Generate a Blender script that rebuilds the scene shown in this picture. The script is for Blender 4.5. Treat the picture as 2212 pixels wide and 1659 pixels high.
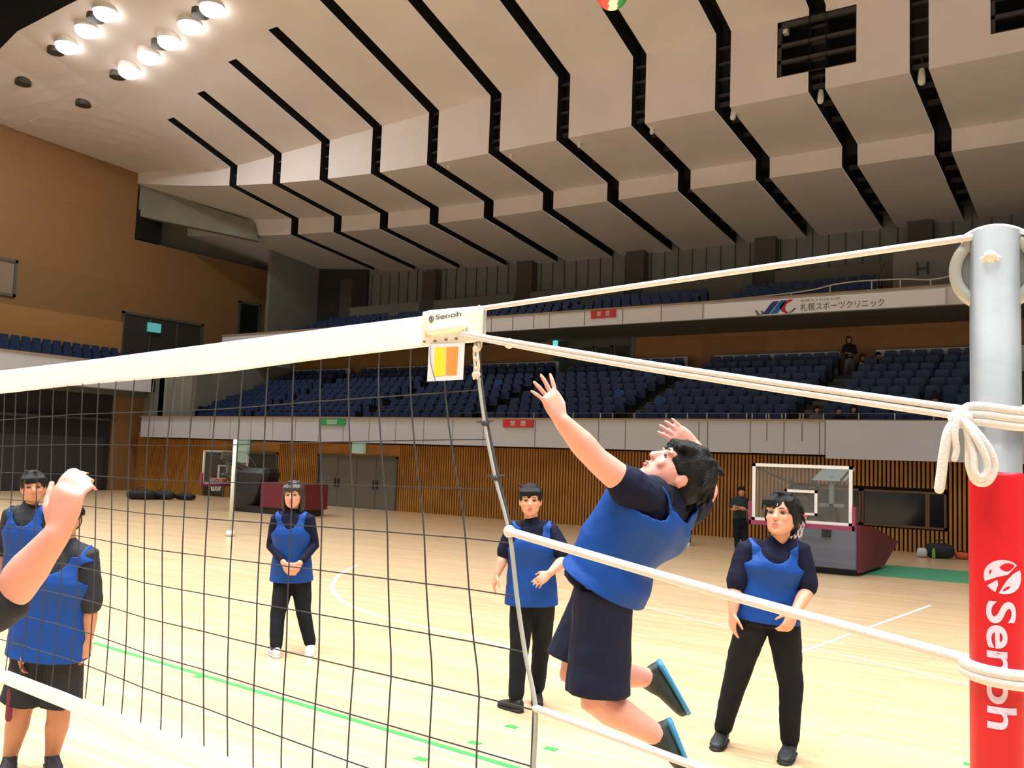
import bpy, bmesh, math, random
from mathutils import Vector, Matrix, Euler
random.seed(7)
scene = bpy.context.scene
for o in list(bpy.data.objects): bpy.data.objects.remove(o)
C = scene.collection

# ------------------------------------------------------------------ camera
FPX, YAW, PIT, ROL = 1991.33, math.radians(-34.145), math.radians(4.6637), math.radians(2.0329)
EYE = Vector((0, 0, 1.90)); PW, PH = 2212.0, 1659.0
FW = Vector((math.sin(YAW)*math.cos(PIT), math.cos(YAW)*math.cos(PIT), math.sin(PIT)))
_rt = Vector((math.cos(YAW), -math.sin(YAW), 0)); _up = _rt.cross(FW)
RT = _rt*math.cos(ROL) + _up*math.sin(ROL)
UP = -_rt*math.sin(ROL) + _up*math.cos(ROL)
cd = bpy.data.cameras.new('camera'); cam = bpy.data.objects.new('camera', cd); C.objects.link(cam)
cd.sensor_width = 36.0; cd.lens = FPX/PW*36.0; cd.clip_start = 0.05; cd.clip_end = 300
cam.matrix_world = Matrix(((RT.x, UP.x, -FW.x, EYE.x), (RT.y, UP.y, -FW.y, EYE.y), (RT.z, UP.z, -FW.z, EYE.z), (0, 0, 0, 1)))
scene.camera = cam

# ------------------------------------------------------------------ colour management, world, lamps
scene.view_settings.view_transform = 'Standard'
scene.view_settings.look = 'None'
scene.view_settings.gamma = 1.0
scene.view_settings.use_curve_mapping = False
scene.view_settings.exposure = 0.0
wd = bpy.data.worlds.new('hall_ambience'); scene.world = wd; wd.use_nodes = True
bg = wd.node_tree.nodes['Background']; bg.inputs[0].default_value = (0.92, 0.94, 1.0, 1); bg.inputs[1].default_value = 0.40

def area(name, loc, sx, sy, power, col=(0.94, 0.97, 1.0), spread=180):
    l = bpy.data.lights.new(name, 'AREA'); l.shape = 'RECTANGLE'; l.size = sx; l.size_y = sy
    l.energy = power; l.color = col; l.spread = math.radians(spread)
    o = bpy.data.objects.new(name, l); o.location = loc; C.objects.link(o); return o
# rows of downlights of the arena ceiling (rows run along the hall)
for ly, lp in ((-5, 1.0), (2, 1.05), (8.5, 0.95), (13, 0.22)):
    for lx in (-27, -16, -5, 6):
        area('arena_lamp_row', (lx, ly, 15.6), 9.0, 0.8, 1040*lp, spread=104)

# ------------------------------------------------------------------ helpers
def ray(x, y): return RT*((x-PW/2)/FPX) - UP*((y-PH/2)/FPX) + FW
def at(x, y, depth): return EYE + ray(x, y)*depth
def onp(x, y, ax, v):
    d = ray(x, y); return EYE + d*((v-EYE[ax])/d[ax])
def depth_of(P): return (Vector(P)-EYE).dot(FW)
def proj(P):
    q = Vector(P)-EYE; d = q.dot(FW); return PW/2+FPX*q.dot(RT)/d, PH/2-FPX*q.dot(UP)/d

def lin(c):
    out = []
    for v in c:
        v = v/255.0; out.append(v/12.92 if v <= 0.04045 else ((v+0.055)/1.055)**2.4)
    return tuple(out)+(1.0,)

MATS = {}
def mat(name, rgb, rough=0.6, metal=0.0, var=0.0, scale=8.0, bump=0.0, bscale=60.0, emit=None, es=0.0, spec=0.5, alpha=1.0, sheen=0.0, coat=0.0):
    m = bpy.data.materials.new(name); m.use_nodes = True; nt = m.node_tree; b = nt.nodes['Principled BSDF']
    col = lin(rgb)
    b.inputs['Base Color'].default_value = col; b.inputs['Roughness'].default_value = rough
    b.inputs['Metallic'].default_value = metal; b.inputs['Specular IOR Level'].default_value = spec
    b.inputs['Alpha'].default_value = alpha; b.inputs['Coat Weight'].default_value = coat
    tc = nt.nodes.new('ShaderNodeTexCoord')
    if var > 0:
        n = nt.nodes.new('ShaderNodeTexNoise'); n.inputs['Scale'].default_value = scale; n.inputs['Detail'].default_value = 4
        nt.links.new(tc.outputs['Object'], n.inputs['Vector'])
        r = nt.nodes.new('ShaderNodeValToRGB')
        r.color_ramp.elements[0].position = 0.3; r.color_ramp.elements[1].position = 0.7
        r.color_ramp.elements[0].color = tuple(max(0, c*(1-var)) for c in col[:3])+(1,)
        r.color_ramp.elements[1].color = tuple(min(1, c*(1+var)) for c in col[:3])+(1,)
        nt.links.new(n.outputs['Fac'], r.inputs['Fac']); nt.links.new(r.outputs['Color'], b.inputs['Base Color'])
    if bump > 0:
        n2 = nt.nodes.new('ShaderNodeTexNoise'); n2.inputs['Scale'].default_value = bscale; n2.inputs['Detail'].default_value = 3
        nt.links.new(tc.outputs['Object'], n2.inputs['Vector'])
        bp = nt.nodes.new('ShaderNodeBump'); bp.inputs['Strength'].default_value = bump; bp.inputs['Distance'].default_value = 0.02
        nt.links.new(n2.outputs['Fac'], bp.inputs['Height']); nt.links.new(bp.outputs['Normal'], b.inputs['Normal'])
    if emit:
        b.inputs['Emission Color'].default_value = lin(emit); b.inputs['Emission Strength'].default_value = es
    MATS[name] = m; return m

def wood_planks(name, base, dark, sx, sy, sz, rough=0.35, mortar=0.004, plank=(2.2, 0.09), coat=0.0, axis='XY', spec=.5):
    m = bpy.data.materials.new(name); m.use_nodes = True; nt = m.node_tree; b = nt.nodes['Principled BSDF']
    tc = nt.nodes.new('ShaderNodeTexCoord'); mp = nt.nodes.new('ShaderNodeMapping')
    nt.links.new(tc.outputs['Object'], mp.inputs['Vector']); mp.inputs['Scale'].default_value = (sx, sy, sz)
    if axis == 'YX': mp.inputs['Rotation'].default_value = (0, 0, math.radians(90))
    if axis == 'YZ': mp.inputs['Rotation'].default_value = (math.radians(90), 0, math.radians(90))
    if axis == 'XZ': mp.inputs['Rotation'].default_value = (math.radians(90), 0, 0)
    br = nt.nodes.new('ShaderNodeTexBrick'); br.inputs['Scale'].default_value = 1.0
    br.inputs['Brick Width'].default_value = plank[0]; br.inputs['Row Height'].default_value = plank[1]
    br.inputs['Mortar Size'].default_value = mortar; br.inputs['Color1'].default_value = lin(base); br.inputs['Color2'].default_value = lin(dark)
    br.inputs['Mortar'].default_value = tuple(c*0.45 for c in lin(dark)[:3])+(1,)
    br.inputs['Bias'].default_value = -0.1
    nt.links.new(mp.outputs['Vector'], br.inputs['Vector'])
    n = nt.nodes.new('ShaderNodeTexNoise'); n.inputs['Scale'].default_value = 3.0
    mp2 = nt.nodes.new('ShaderNodeMapping'); mp2.inputs['Scale'].default_value = (0.6, 8, 1) if axis != 'YX' else (8, .6, 1)
    nt.links.new(tc.outputs['Object'], mp2.inputs['Vector']); nt.links.new(mp2.outputs['Vector'], n.inputs['Vector'])
    mx = nt.nodes.new('ShaderNodeMix'); mx.data_type = 'RGBA'; mx.blend_type = 'MULTIPLY'; mx.inputs[0].default_value = 0.35
    nt.links.new(br.outputs['Color'], mx.inputs[6]); nt.links.new(n.outputs['Color'], mx.inputs[7])
    hs = nt.nodes.new('ShaderNodeRGBToBW'); nt.links.new(n.outputs['Color'], hs.inputs[0])
    mx.inputs[0].default_value = 0.25; nt.links.new(hs.outputs[0], mx.inputs[7])
    nt.links.new(mx.outputs[2], b.inputs['Base Color'])
    b.inputs['Roughness'].default_value = rough; b.inputs['Coat Weight'].default_value = coat; b.inputs['Coat Roughness'].default_value = 0.15
    b.inputs['Specular IOR Level'].default_value = spec
    MATS[name] = m; return m

def link(name, bm, m, parent=None, smooth=False):
    me = bpy.data.meshes.new(name)
    if parent is not None:
        p = Vector(parent['_w']) if '_w' in parent else Vector((0, 0, 0))
        bmesh.ops.translate(bm, verts=bm.verts, vec=-p)
    bmesh.ops.recalc_face_normals(bm, faces=bm.faces)
    bm.to_mesh(me); bm.free()
    for mm in (m if isinstance(m, (list, tuple)) else [m]): me.materials.append(mm)
    if smooth:
        for f in me.polygons: f.use_smooth = True
    o = bpy.data.objects.new(name, me); C.objects.link(o)
    if parent is not None:
        o.parent = parent; o['_w'] = parent['_w'] if '_w' in parent else (0, 0, 0)
    return o
def tag(o, label=None, cat=None, group=None, kind=None):
    if label: o['label'] = label
    if cat: o['category'] = cat
    if group: o['group'] = group
    if kind: o['kind'] = kind
    return o
def thing(name, label, cat, loc=(0, 0, 0), group=None):
    o = bpy.data.objects.new(name, None); C.objects.link(o); o.location = loc; o['_w'] = tuple(loc)
    o.empty_display_size = 0.1
    return tag(o, label, cat, group)
def solo(name, bm, m, label, cat, loc=(0, 0, 0), group=None, smooth=False, kind=None):
    me = bpy.data.meshes.new(name); bmesh.ops.translate(bm, verts=bm.verts, vec=-Vector(loc))
    bmesh.ops.recalc_face_normals(bm, faces=bm.faces); bm.to_mesh(me); bm.free()
    for mm in (m if isinstance(m, (list, tuple)) else [m]): me.materials.append(mm)
    if smooth:
        for f in me.polygons: f.use_smooth = True
    o = bpy.data.objects.new(name, me); o.location = loc; C.objects.link(o); o['_w'] = tuple(loc)
    return tag(o, label, cat, group, kind)
def struct(name, bm, m, parent=None, smooth=False):
    o = link(name, bm, m, parent, smooth)
    if parent is None: o['kind'] = 'structure'
    return o
def B(): return bmesh.new()
def box(bm, a, b, mi=0):
    x0, y0, z0 = (min(a[i], b[i]) for i in range(3)); x1, y1, z1 = (max(a[i], b[i]) for i in range(3))
    v = [bm.verts.new(p) for p in ((x0, y0, z0), (x1, y0, z0), (x1, y1, z0), (x0, y1, z0), (x0, y0, z1), (x1, y0, z1), (x1, y1, z1), (x0, y1, z1))]
    for f in ((0, 3, 2, 1), (4, 5, 6, 7), (0, 1, 5, 4), (1, 2, 6, 5), (2, 3, 7, 6), (3, 0, 4, 7)):
        bm.faces.new([v[i] for i in f]).material_index = mi
    return v
def quad(bm, pts, mi=0):
    f = bm.faces.new([bm.verts.new(p) for p in pts]); f.material_index = mi; return f
def prism(bm, poly, off, mi=0):
    """closed prism: polygon (3D points) swept by vector off"""
    off = Vector(off); a = [bm.verts.new(p) for p in poly]; b = [bm.verts.new(Vector(p)+off) for p in poly]; n = len(a)
    bm.faces.new(a).material_index = mi; bm.faces.new(b[::-1]).material_index = mi
    for i in range(n): bm.faces.new((a[i], b[i], b[(i+1) % n], a[(i+1) % n])).material_index = mi
def loft(bm, rings, n=16, p=2.0, mi=0, cap=True):
    """rings = [(centre, xvec, yvec)], superellipse sections"""
    R = []
    for c, ax, ay in rings:
        row = []
        for i in range(n):
            t = 2*math.pi*i/n; cs, sn = math.cos(t), math.sin(t)
            row.append(bm.verts.new(Vector(c)+Vector(ax)*(abs(cs)**(2/p)*(1 if cs >= 0 else -1))+Vector(ay)*(abs(sn)**(2/p)*(1 if sn >= 0 else -1))))
        R.append(row)
    for a, b in zip(R, R[1:]):
        for i in range(n): bm.faces.new((a[i], a[(i+1) % n], b[(i+1) % n], b[i])).material_index = mi
    if cap:
        bm.faces.new(R[0][::-1]).material_index = mi; bm.faces.new(R[-1]).material_index = mi
def tube(bm, pts, rad, n=10, round_=True, flat=1.0, fdir=None, mi=0):
    """tapered tube through pts; rad number or list; flat scales one axis (along fdir)"""
    pts = [Vector(p) for p in pts]
    if not isinstance(rad, (list, tuple)): rad = [rad]*len(pts)
    T = []
    for i in range(len(pts)):
        a = pts[max(0, i-1)]; b = pts[min(len(pts)-1, i+1)]; d = (b-a); T.append(d.normalized() if d.length > 1e-9 else Vector((0, 0, 1)))
    if fdir is not None: u = Vector(fdir)-T[0]*Vector(fdir).dot(T[0])
    else: u = T[0].orthogonal()
    if u.length < 1e-6: u = T[0].orthogonal()
    u.normalize(); rings = []
    for i, (p, r) in enumerate(zip(pts, rad)):
        u = (u-T[i]*u.dot(T[i])); u.normalize(); v = T[i].cross(u)
        if i == 0 and round_:
            for k in (0.35, 0.75): rings.append((p-T[0]*r*math.sqrt(1-k*k), u*r*k*flat, v*r*k))
        rings.append((p, u*r*flat, v*r))
        if i == len(pts)-1 and round_:
            for k in (0.75, 0.35): rings.append((p+T[-1]*r*math.sqrt(1-k*k), u*r*k*flat, v*r*k))
    loft(bm, rings, n, mi=mi)
def smooth_pts(pts, k=6):
    pts = [Vector(p) for p in pts]; out = []
    for i in range(len(pts)-1):
        p0 = pts[max(i-1, 0)]; p1 = pts[i]; p2 = pts[i+1]; p3 = pts[min(i+2, len(pts)-1)]
        for j in range(k):
            t = j/k
            out.append(0.5*((2*p1)+(p2-p0)*t+(2*p0-5*p1+4*p2-p3)*t*t+(3*p1-p0-3*p2+p3)*t**3))
    out.append(pts[-1]); return out
def ell(bm, c, ax, ay, az, nu=14, nv=9):
    ax, ay, az = Vector(ax), Vector(ay), Vector(az); rings = []
    for j in range(nv):
        t = math.pi*(j+0.5)/nv; rings.append((Vector(c)-az*math.cos(t), ax*math.sin(t), ay*math.sin(t)))
    loft(bm, rings, nu)
def remesh(o, vox, it=4, fac=0.5, disp=0.0, dsc=0.08):
    r = o.modifiers.new('remesh', 'REMESH'); r.mode = 'VOXEL'; r.voxel_size = vox; r.use_smooth_shade = True
    if it: s = o.modifiers.new('smooth', 'SMOOTH'); s.factor = fac; s.iterations = it
    if disp:
        t = bpy.data.textures.get('folds%g' % dsc) or bpy.data.textures.new('folds%g' % dsc, 'CLOUDS'); t.noise_scale = dsc; t.noise_depth = 2
        d = o.modifiers.new('folds', 'DISPLACE'); d.texture = t; d.strength = disp; d.mid_level = 0.5; d.texture_coords = 'LOCAL'
    return o
def text(name, body, origin, xdir, ydir, size, m, parent=None, width=None, depth=0.0, bold=0.0, center=False):
    """lettering as a mesh; origin = lower left corner of the text"""
    cu = bpy.data.curves.new(name, 'FONT'); cu.body = body; cu.size = 1.0; cu.extrude = depth/size if size else 0; cu.offset = bold
    to = bpy.data.objects.new(name, cu); C.objects.link(to)
    dg = bpy.context.evaluated_depsgraph_get(); me = bpy.data.meshes.new_from_object(to.evaluated_get(dg))
    bpy.data.objects.remove(to); me.name = name
    if len(me.vertices) == 0: return None
    x0 = min(v.co.x for v in me.vertices); x1 = max(v.co.x for v in me.vertices); y0 = min(v.co.y for v in me.vertices); y1 = max(v.co.y for v in me.vertices)
    sy = size/(y1-y0); sx = width/(x1-x0) if width else sy
    X = Vector(xdir).normalized(); Y = Vector(ydir).normalized(); Z = X.cross(Y)
    pw = Vector(parent['_w']) if parent is not None and '_w' in parent else Vector((0, 0, 0))
    for v in me.vertices:
        v.co = Vector(origin)-pw+X*((v.co.x-x0)*sx)+Y*((v.co.y-y0)*sy)+Z*(v.co.z*size)
    me.materials.clear(); me.materials.append(m)
    o = bpy.data.objects.new(name, me); C.objects.link(o)
    if parent is not None: o.parent = parent; o['_w'] = tuple(pw)
    return o

# ------------------------------------------------------------------ materials
ceil_m = mat('ceiling_board', (224, 215, 210), 0.8, var=0.04, scale=0.6)
dark_m = mat('slot_black', (30, 28, 26), 0.7)
void_m = mat('plenum_black', (14, 13, 12), 0.9)
steel_bar = mat('dark_steel', (62, 58, 54), 0.6)
slatw = mat('slat_wood', (186, 128, 54), 0.5, var=0.18, scale=1.5)
slatback = mat('slat_backing', (44, 26, 12), 0.9)
woodw = wood_planks('veneer_panel', (158, 118, 72), (142, 104, 60), 1, 1, 1, 0.5, 0.003, (3.2, 1.15), axis='YZ')
woodx = wood_planks('veneer_panel_long', (172, 122, 64), (156, 108, 54), 1, 1, 1, 0.5, 0.003, (2.4, 1.1), axis='XZ')
conc = mat('concrete_grey', (128, 126, 112), 0.85, var=0.08, scale=1.2)
concd = mat('concrete_step', (92, 94, 84), 0.85, var=0.1, scale=2)
paper = mat('parapet_white', (206, 205, 206), 0.55, var=0.02, scale=1)
capm = mat('parapet_wood_cap', (168, 140, 108), 0.5)
seatm = mat('seat_blue', (38, 56, 92), 0.55, var=0.10, scale=3)
seatb = mat('seat_bright_blue', (30, 84, 138), 0.55)
seatk = mat('seat_black_metal', (18, 18, 22), 0.6)
floorm = wood_planks('maple_floor', (224, 192, 150), (208, 172, 128), 1, 1, 1, 0.32, 0.0015, (1.8, 0.075), coat=0.15, axis='XY')
white_line = mat('line_white', (232, 228, 222), 0.4)
green_line = mat('line_green', (64, 150, 78), 0.4)
green_band = mat('band_green', (66, 140, 104), 0.5)
# ================================================================== THE HALL
bm = B(); quad(bm, [(-36, -22, 0), (26, -22, 0), (26, 24.3, 0), (-36, 24.3, 0)]); struct('floor', bm, floorm)
TR = [0]
def trim(bm, m, smooth=False):
    TR[0] += 1; return struct('trim_%d' % TR[0], bm, m, smooth=smooth)

# ---- ceiling: stepped boards with open slots
T1 = math.tan(math.radians(17.6)); Y1, Y2, Y3 = 25.95, 29.66, 35.5
def sst(t): t = max(0, min(1, t)); return t*t*(3-2*t)
def z_r1t(X): return 15.13+0.033*(X+9.9) if X > -34 else 14.335+sst((-34-X)/6)*0.78
def z_r1b(X): return 12.74+0.0047*max(0, -20-X)**2
def z_r2t(X): return 12.26+0.0034*max(0, -19-X)**2
def z_r2b(X): return 11.58+0.0026*max(0, -18-X)**2
def z_end(X): return 10.92+0.0028*max(0, -18-X)**2
def z_p1(X, Y):
    w = sst((-33.5-X)/6.5)
    return (1-w)*(z_r1t(max(X, -34))+T1*(Y1-Y))+w*(15.12+0.04*(Y1-Y))
SX = [-7.41-2.83*k for k in range(10)]+[-4.68, -1.85, 0.98, 3.81, 6.64]
SX = sorted(SX); SW = 0.24                       # slot centres along the hall, half width
SY = {}
for s in SX:
    k = round((s+32.88)/2.83)
    SY[s] = [22.6, 21.9, 21.1, 20.5][k] if k < 4 else 19.9
bm = B()
def strip(bm, xs, prof):
    """sheet with thickness: xs = list of X, prof(X) -> list of (Y, Z)"""
    rows = []
    for x in xs:
        p = prof(x); rows.append([bm.verts.new((x, y, z)) for y, z in p])
    for a, b in zip(rows, rows[1:]):
        for i in range(len(a)-1): bm.faces.new((a[i], a[i+1], b[i+1], b[i]))
def prof_full(y0):
    def f(X):
        ys = [y0+(Y1-y0)*i/4 for i in range(5)]
        return [(y, z_p1(X, y)) for y in ys]+[(Y1, z_r1b(X)), (Y2, z_r2t(X)), (Y2, z_r2b(X)), (Y3, z_end(X))]
    return f
def lins(a, b, n): return [a+(b-a)*i/n for i in range(n+1)]
edges = [-41.0]
for s in SX: edges += [s-SW, s+SW]
edges.append(26)
RO = (-8.57, -6.32, 13.35, 15.03)                # opening in the first riser (x0,x1,z0,z1)
RO2 = (-2.95, -0.75, 13.35, 15.03)
for i in range(0, len(edges), 2):
    a, b = edges[i], edges[i+1]
    if i+1 >= len(edges): break
    # boards between slots: below the slots' upper ends they are separate bands
    n = 8 if b-a > 4 else 1
    cuts = []
    for R_ in (RO, RO2):
        if a < R_[1] and b > R_[0]: cuts.append(R_)
    xs = lins(a, b, n)
    def p1(X): return [(y, z_p1(X, y)) for y in lins(19.9, Y1, 5)]
    strip(bm, xs, p1)
    strip(bm, xs, lambda X: [(Y1, z_r1b(X)), (Y2, z_r2t(X)), (Y2, z_r2b(X)), (Y3, z_end(X))])
    if not cuts: strip(bm, xs, lambda X: [(Y1, z_p1(X, Y1)), (Y1, z_r1b(X))])
    else:
        for R_ in cuts:
            lo, hi = max(a, R_[0]), min(b, R_[1])
            if a < lo-1e-6: strip(bm, [a, lo], lambda X: [(Y1, z_p1(X, Y1)), (Y1, z_r1b(X))])
            if hi < b-1e-6: strip(bm, [hi, b], lambda X: [(Y1, z_p1(X, Y1)), (Y1, z_r1b(X))])
            strip(bm, [lo, hi], lambda X: [(Y1, z_p1(X, Y1)), (Y1, R_[3])])
            strip(bm, [lo, hi], lambda X: [(Y1, R_[2]), (Y1, z_r1b(X))])
# solid part above the slots' ends and the infill of the shorter slots
strip(bm, lins(-41, 26, 40), lambda X: [(y, z_p1(X, y)) for y in lins(16.9, 19.9, 4)])
for s in SX:
    if SY[s] > 19.95: strip(bm, [s-SW, s+SW], lambda X: [(y, z_p1(X, y)) for y in lins(19.9, SY[s], 2)])
struct('ceiling', bm, ceil_m)
# slot channels
for s in SX:
    bm = B(); a, b = s-SW, s+SW; dd = 0.55
    prof = [(SY[s], z_p1(s, SY[s])), (Y1, z_p1(s, Y1)), (Y1, z_r1b(s)), (Y2, z_r2t(s)), (Y2, z_r2b(s)), (Y3, z_end(s))]
    off = [(0, dd), (dd, dd), (dd, dd), (dd, dd), (dd, dd), (0, dd)]
    up = [(y+o[0], z+o[1]) for (y, z), o in zip(prof, off)]
    strip(bm, [a, b], lambda X: up)
    for x in (a, b):
        for i in range(5):
            quad(bm, [(x, prof[i][0], prof[i][1]+0.02), (x, prof[i+1][0], prof[i+1][1]+0.02), (x, up[i+1][0], up[i+1][1]), (x, up[i][0], up[i][1])])
    quad(bm, [(a, prof[0][0], prof[0][1]), (b, prof[0][0], prof[0][1]), (b, up[0][0], up[0][1]), (a, up[0][0], up[0][1])])
    # small steel cross members inside the slot
    for j in range(9):
        y = Y1+0.4+j*1.05; z = (z_r1b(s)+(z_r2t(s)-z_r1b(s))*(y-Y1)/(Y2-Y1)) if y < Y2 else z_r2b(s)+(z_end(s)-z_r2b(s))*(y-Y2)/(Y3-Y2)
        if y < Y3-0.3 and abs(y-Y2) > .3: box(bm, (a, y, z+0.28), (b, y+0.10, z+0.42), 1)
    for j in range(4):
        z = z_r1b(s)+0.5+j*0.5
        box(bm, (a, Y1+0.25, z), (b, Y1+0.35, z+0.07), 1)
    trim(bm, [dark_m, steel_bar])
# openings in the riser with their steel frames
for R_ in (RO, RO2):
    bm = B(); x0, x1, z0, z1 = R_; y = Y1
    for q in ([(x0, y, z0), (x1, y, z0), (x1, y+1, z0), (x0, y+1, z0)], [(x0, y, z1), (x1, y, z1), (x1, y+1, z1), (x0, y+1, z1)],
              [(x0, y, z0), (x0, y, z1), (x0, y+1, z1), (x0, y+1, z0)], [(x1, y, z0), (x1, y, z1), (x1, y+1, z1), (x1, y+1, z0)], [(x0, y+1, z0), (x1, y+1, z0), (x1, y+1, z1), (x0, y+1, z1)]): quad(bm, q)
    for a, b in (((x0, z0), (x0+0.1, z1)), ((x1-0.03, z0), (x1, z1)), ((x0, z1-0.16), (x1, z1)), ((x0, z0), (x1, z0+0.05)), ((x0, z0+0.42), (x1, z0+0.52)), ((x0, z0+0.92), (x1, z0+1.02))):
        box(bm, (a[0], y+0.05, a[1]), (b[0], y+0.18, b[1]), 1)
    trim(bm, [void_m, steel_bar])
# dark trough above the middle of the hall
bm = B(); strip(bm, lins(-41, 26, 20), lambda X: [(16.9, z_p1(X, 16.9)), (16.9, 19.6), (-22, 19.6)]); 
for yy in range(-18, 16, 4): box(bm, (-41, yy, 17.6), (26, yy+0.35, 18.2), 1)
trim(bm, [void_m, steel_bar])
# ---- end walls behind the ceiling
bm = B(); quad(bm, [(-41, 35.5, 0), (26, 35.5, 0), (26, 35.5, 12.5), (-41, 35.5, 12.5)]); struct('wall_back', bm, mat('back_wall_grey', (132, 130, 122), .8, var=.05, scale=1))

# ---- left end wall, veneer panels
bm = B()
quad(bm, [(-40, -22, 4.2), (-40, 26.0, 4.2), (-40, 26.0, 15.6), (-40, -22, 18.5)])
quad(bm, [(-40, 26.0, 4.2), (-40, 35.3, 4.2), (-40, 35.3, 11.9), (-40, 26.0, 11.85)])
quad(bm, [(-40, 26.0, 11.85), (-41, 26.0, 11.85), (-41, 26.0, 15.6), (-40, 26.0, 15.6)])
struct('wall_left', bm, woodw)
bm = B(); quad(bm, [(-41, 26, 11.85), (-41, 35.5, 11.9), (-41, 35.5, 16), (-41, 26, 16)]); quad(bm, [(-41, 26, 11.86), (-40, 26, 11.86), (-40, 35.3, 11.9), (-41, 35.3, 11.9)])
prism(bm, [(-40.0, 26.1, 14.65), (-40.0, 26.1, 13.05), (-35.2, 29.5, 12.05), (-35.6, 29.5, 13.0)], (-.3, .3, 0))
trim(bm, conc)
bm = B(); box(bm, (-40.35, 26.02, 11.92), (-39.92, 27.4, 13.35)); trim(bm, void_m)
# recess, door and window of the left wall
def frame_on_x(X, y0, y1, z0, z1, n, mf, mp, kind='window', leafs=1):
    t = 0.12; bm = B()
    box(bm, (X, y0, z0), (X+0.1, y0+t, z1)); box(bm, (X, y1-t, z0), (X+0.1, y1, z1)); box(bm, (X, y0, z1-t), (X+0.1, y1, z1)); box(bm, (X, y0, z0), (X+0.1, y1, z0+t))
    for j in range(1, leafs): yy = y0+(y1-y0)*j/leafs; box(bm, (X, yy-0.03, z0), (X+0.07, yy+0.03, z1))
    o = struct('%s_%d' % (kind, n), bm, mf)
    bm = B(); box(bm, (X+0.01, y0+t, z0+t), (X+0.04, y1-t, z1-t)); struct('pane' if kind == 'window' else 'door_leaf', bm, mp, o); return o
frame_m = mat('metal_frame', (104, 100, 88), 0.5, 0.3); doord = mat('door_dark_grey', (58, 52, 44), 0.6); glassd = mat('glass_dark', (30, 32, 30), 0.12)
frame_on_x(-40, 25.6, 30.2, 5.7, 8.3, 1, frame_m, doord, 'door', 3)
frame_on_x(-40, 16.5, 20.5, 8.1, 9.7, 1, frame_m, mat('poster_grey', (150, 128, 108), .5), 'window', 2)
frame_on_x(-40, 32.4, 33.9, 7.2, 9.9, 2, frame_m, glassd, 'window')
# lighter lower wood band behind the end stand
bm = B(); box(bm, (-39.98, 0, 5.6), (-39.85, 25.6, 7.75)); trim(bm, wood_planks('veneer_light', (186, 136, 76), (172, 124, 64), 1, 1, 1, 0.45, 0.003, (3.2, 3.0), axis='YZ'))
# end stand: stepped concrete and white parapet
bm = B()
for k in range(5): box(bm, (-40, 0, 4.0), (-35.6-0.85*k, 26.0, 4.4+0.3*k))
trim(bm, concd)
bm = B(); box(bm, (-35.15, 0, 4.22), (-34.98, 24.15, 5.28)); box(bm, (-36.2, 0, 4.22), (-35.15, 24.15, 4.4)); box(bm, (-36.2, 24.0, 4.22), (-34.98, 24.15, 5.28)); trim(bm, paper)
bm = B(); box(bm, (-35.2, 0, 5.28), (-34.93, 24.18, 5.33)); trim(bm, capm)
# floor level of the left end: black opening and wooden pier
bm = B(); quad(bm, [(-36, -5, 0), (-36, 22.9, 0), (-36, 22.9, 4.3), (-36, -5, 4.3)]); trim(bm, mat('opening_shade', (40, 38, 38), 0.8, var=.3, scale=.7))  # dark sheet standing for the unlit opening, its shade put into the colour
bm = B(); box(bm, (-36.2, 22.9, 0), (-35.9, 24.3, 4.25)); trim(bm, woodw)
for j, (y0, y1) in enumerate(((8, 13.2), (13.6, 17.8), (18.2, 22.6))):
    bm = B(); box(bm, (-35.98, y0, 0), (-35.9, y1, 2.2)); trim(bm, mat('shutter_grey_%d' % j, (54, 53, 56), 0.5))
bm = B(); box(bm, (-35.98, -5, 2.9), (-35.7, 22.9, 3.0)); trim(bm, steel_bar)

# ---- long wall at court level: wooden slats
bm = B(); quad(bm, [(-36, 24.3, 0), (26, 24.3, 0), (26, 24.3, 2.6), (-36, 24.3, 2.6)], 1)
x = -35.9
WIN = [(-7.45, -5.62, .60, 1.50), (-5.62, -3.78, 0.60, 1.47)]
DOOR = [(-24.85, -21.0), (-31.3, -30.0), (-28.75, -27.0)]
while x < 8:
    if any(a-0.03 < x < b for a, b in DOOR): x += 0.1; continue
    if any(a-0.05 < x < b for a, b, _, _ in WIN):
        box(bm, (x, 24.18, 0.0), (x+0.055, 24.29, 0.55)); box(bm, (x, 24.18, 1.55), (x+0.055, 24.29, 2.5))
    else: box(bm, (x, 24.18, 0.0), (x+0.055, 24.29, 2.5))
    x += 0.1
struct('wall_far', bm, [slatw, slatback])
def win_y(Y, x0, x1, z0, z1, n, bars, mp):
    bm = B(); t = 0.05
    box(bm, (x0, Y-0.06, z0), (x1, Y+0.05, z0+t)); box(bm, (x0, Y-0.06, z1-t), (x1, Y+0.05, z1)); box(bm, (x0, Y-0.06, z0), (x0+t, Y+0.05, z1)); box(bm, (x1-t, Y-0.06, z0), (x1, Y+0.05, z1))
    for b_ in bars: box(bm, (b_-0.05, Y-0.05, z0), (b_+0.05, Y+0.05, z1))
    o = struct('window_%d' % n, bm, mat('frame_brown_%d' % n, (112, 82, 50), .5)); bm = B(); box(bm, (x0+t, Y-0.02, z0+t), (x1-t, Y+0.02, z1-t)); struct('pane', bm, mp, o)
win_y(24.22, -7.42, -5.72, 0.60, 1.47, 3, [], glassd)
win_y(24.22, -5.70, -3.76, 0.58, 1.47, 4, [-4.18], glassd)
doorg = mat('door_grey', (112, 106, 90), 0.55, var=.05)
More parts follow.
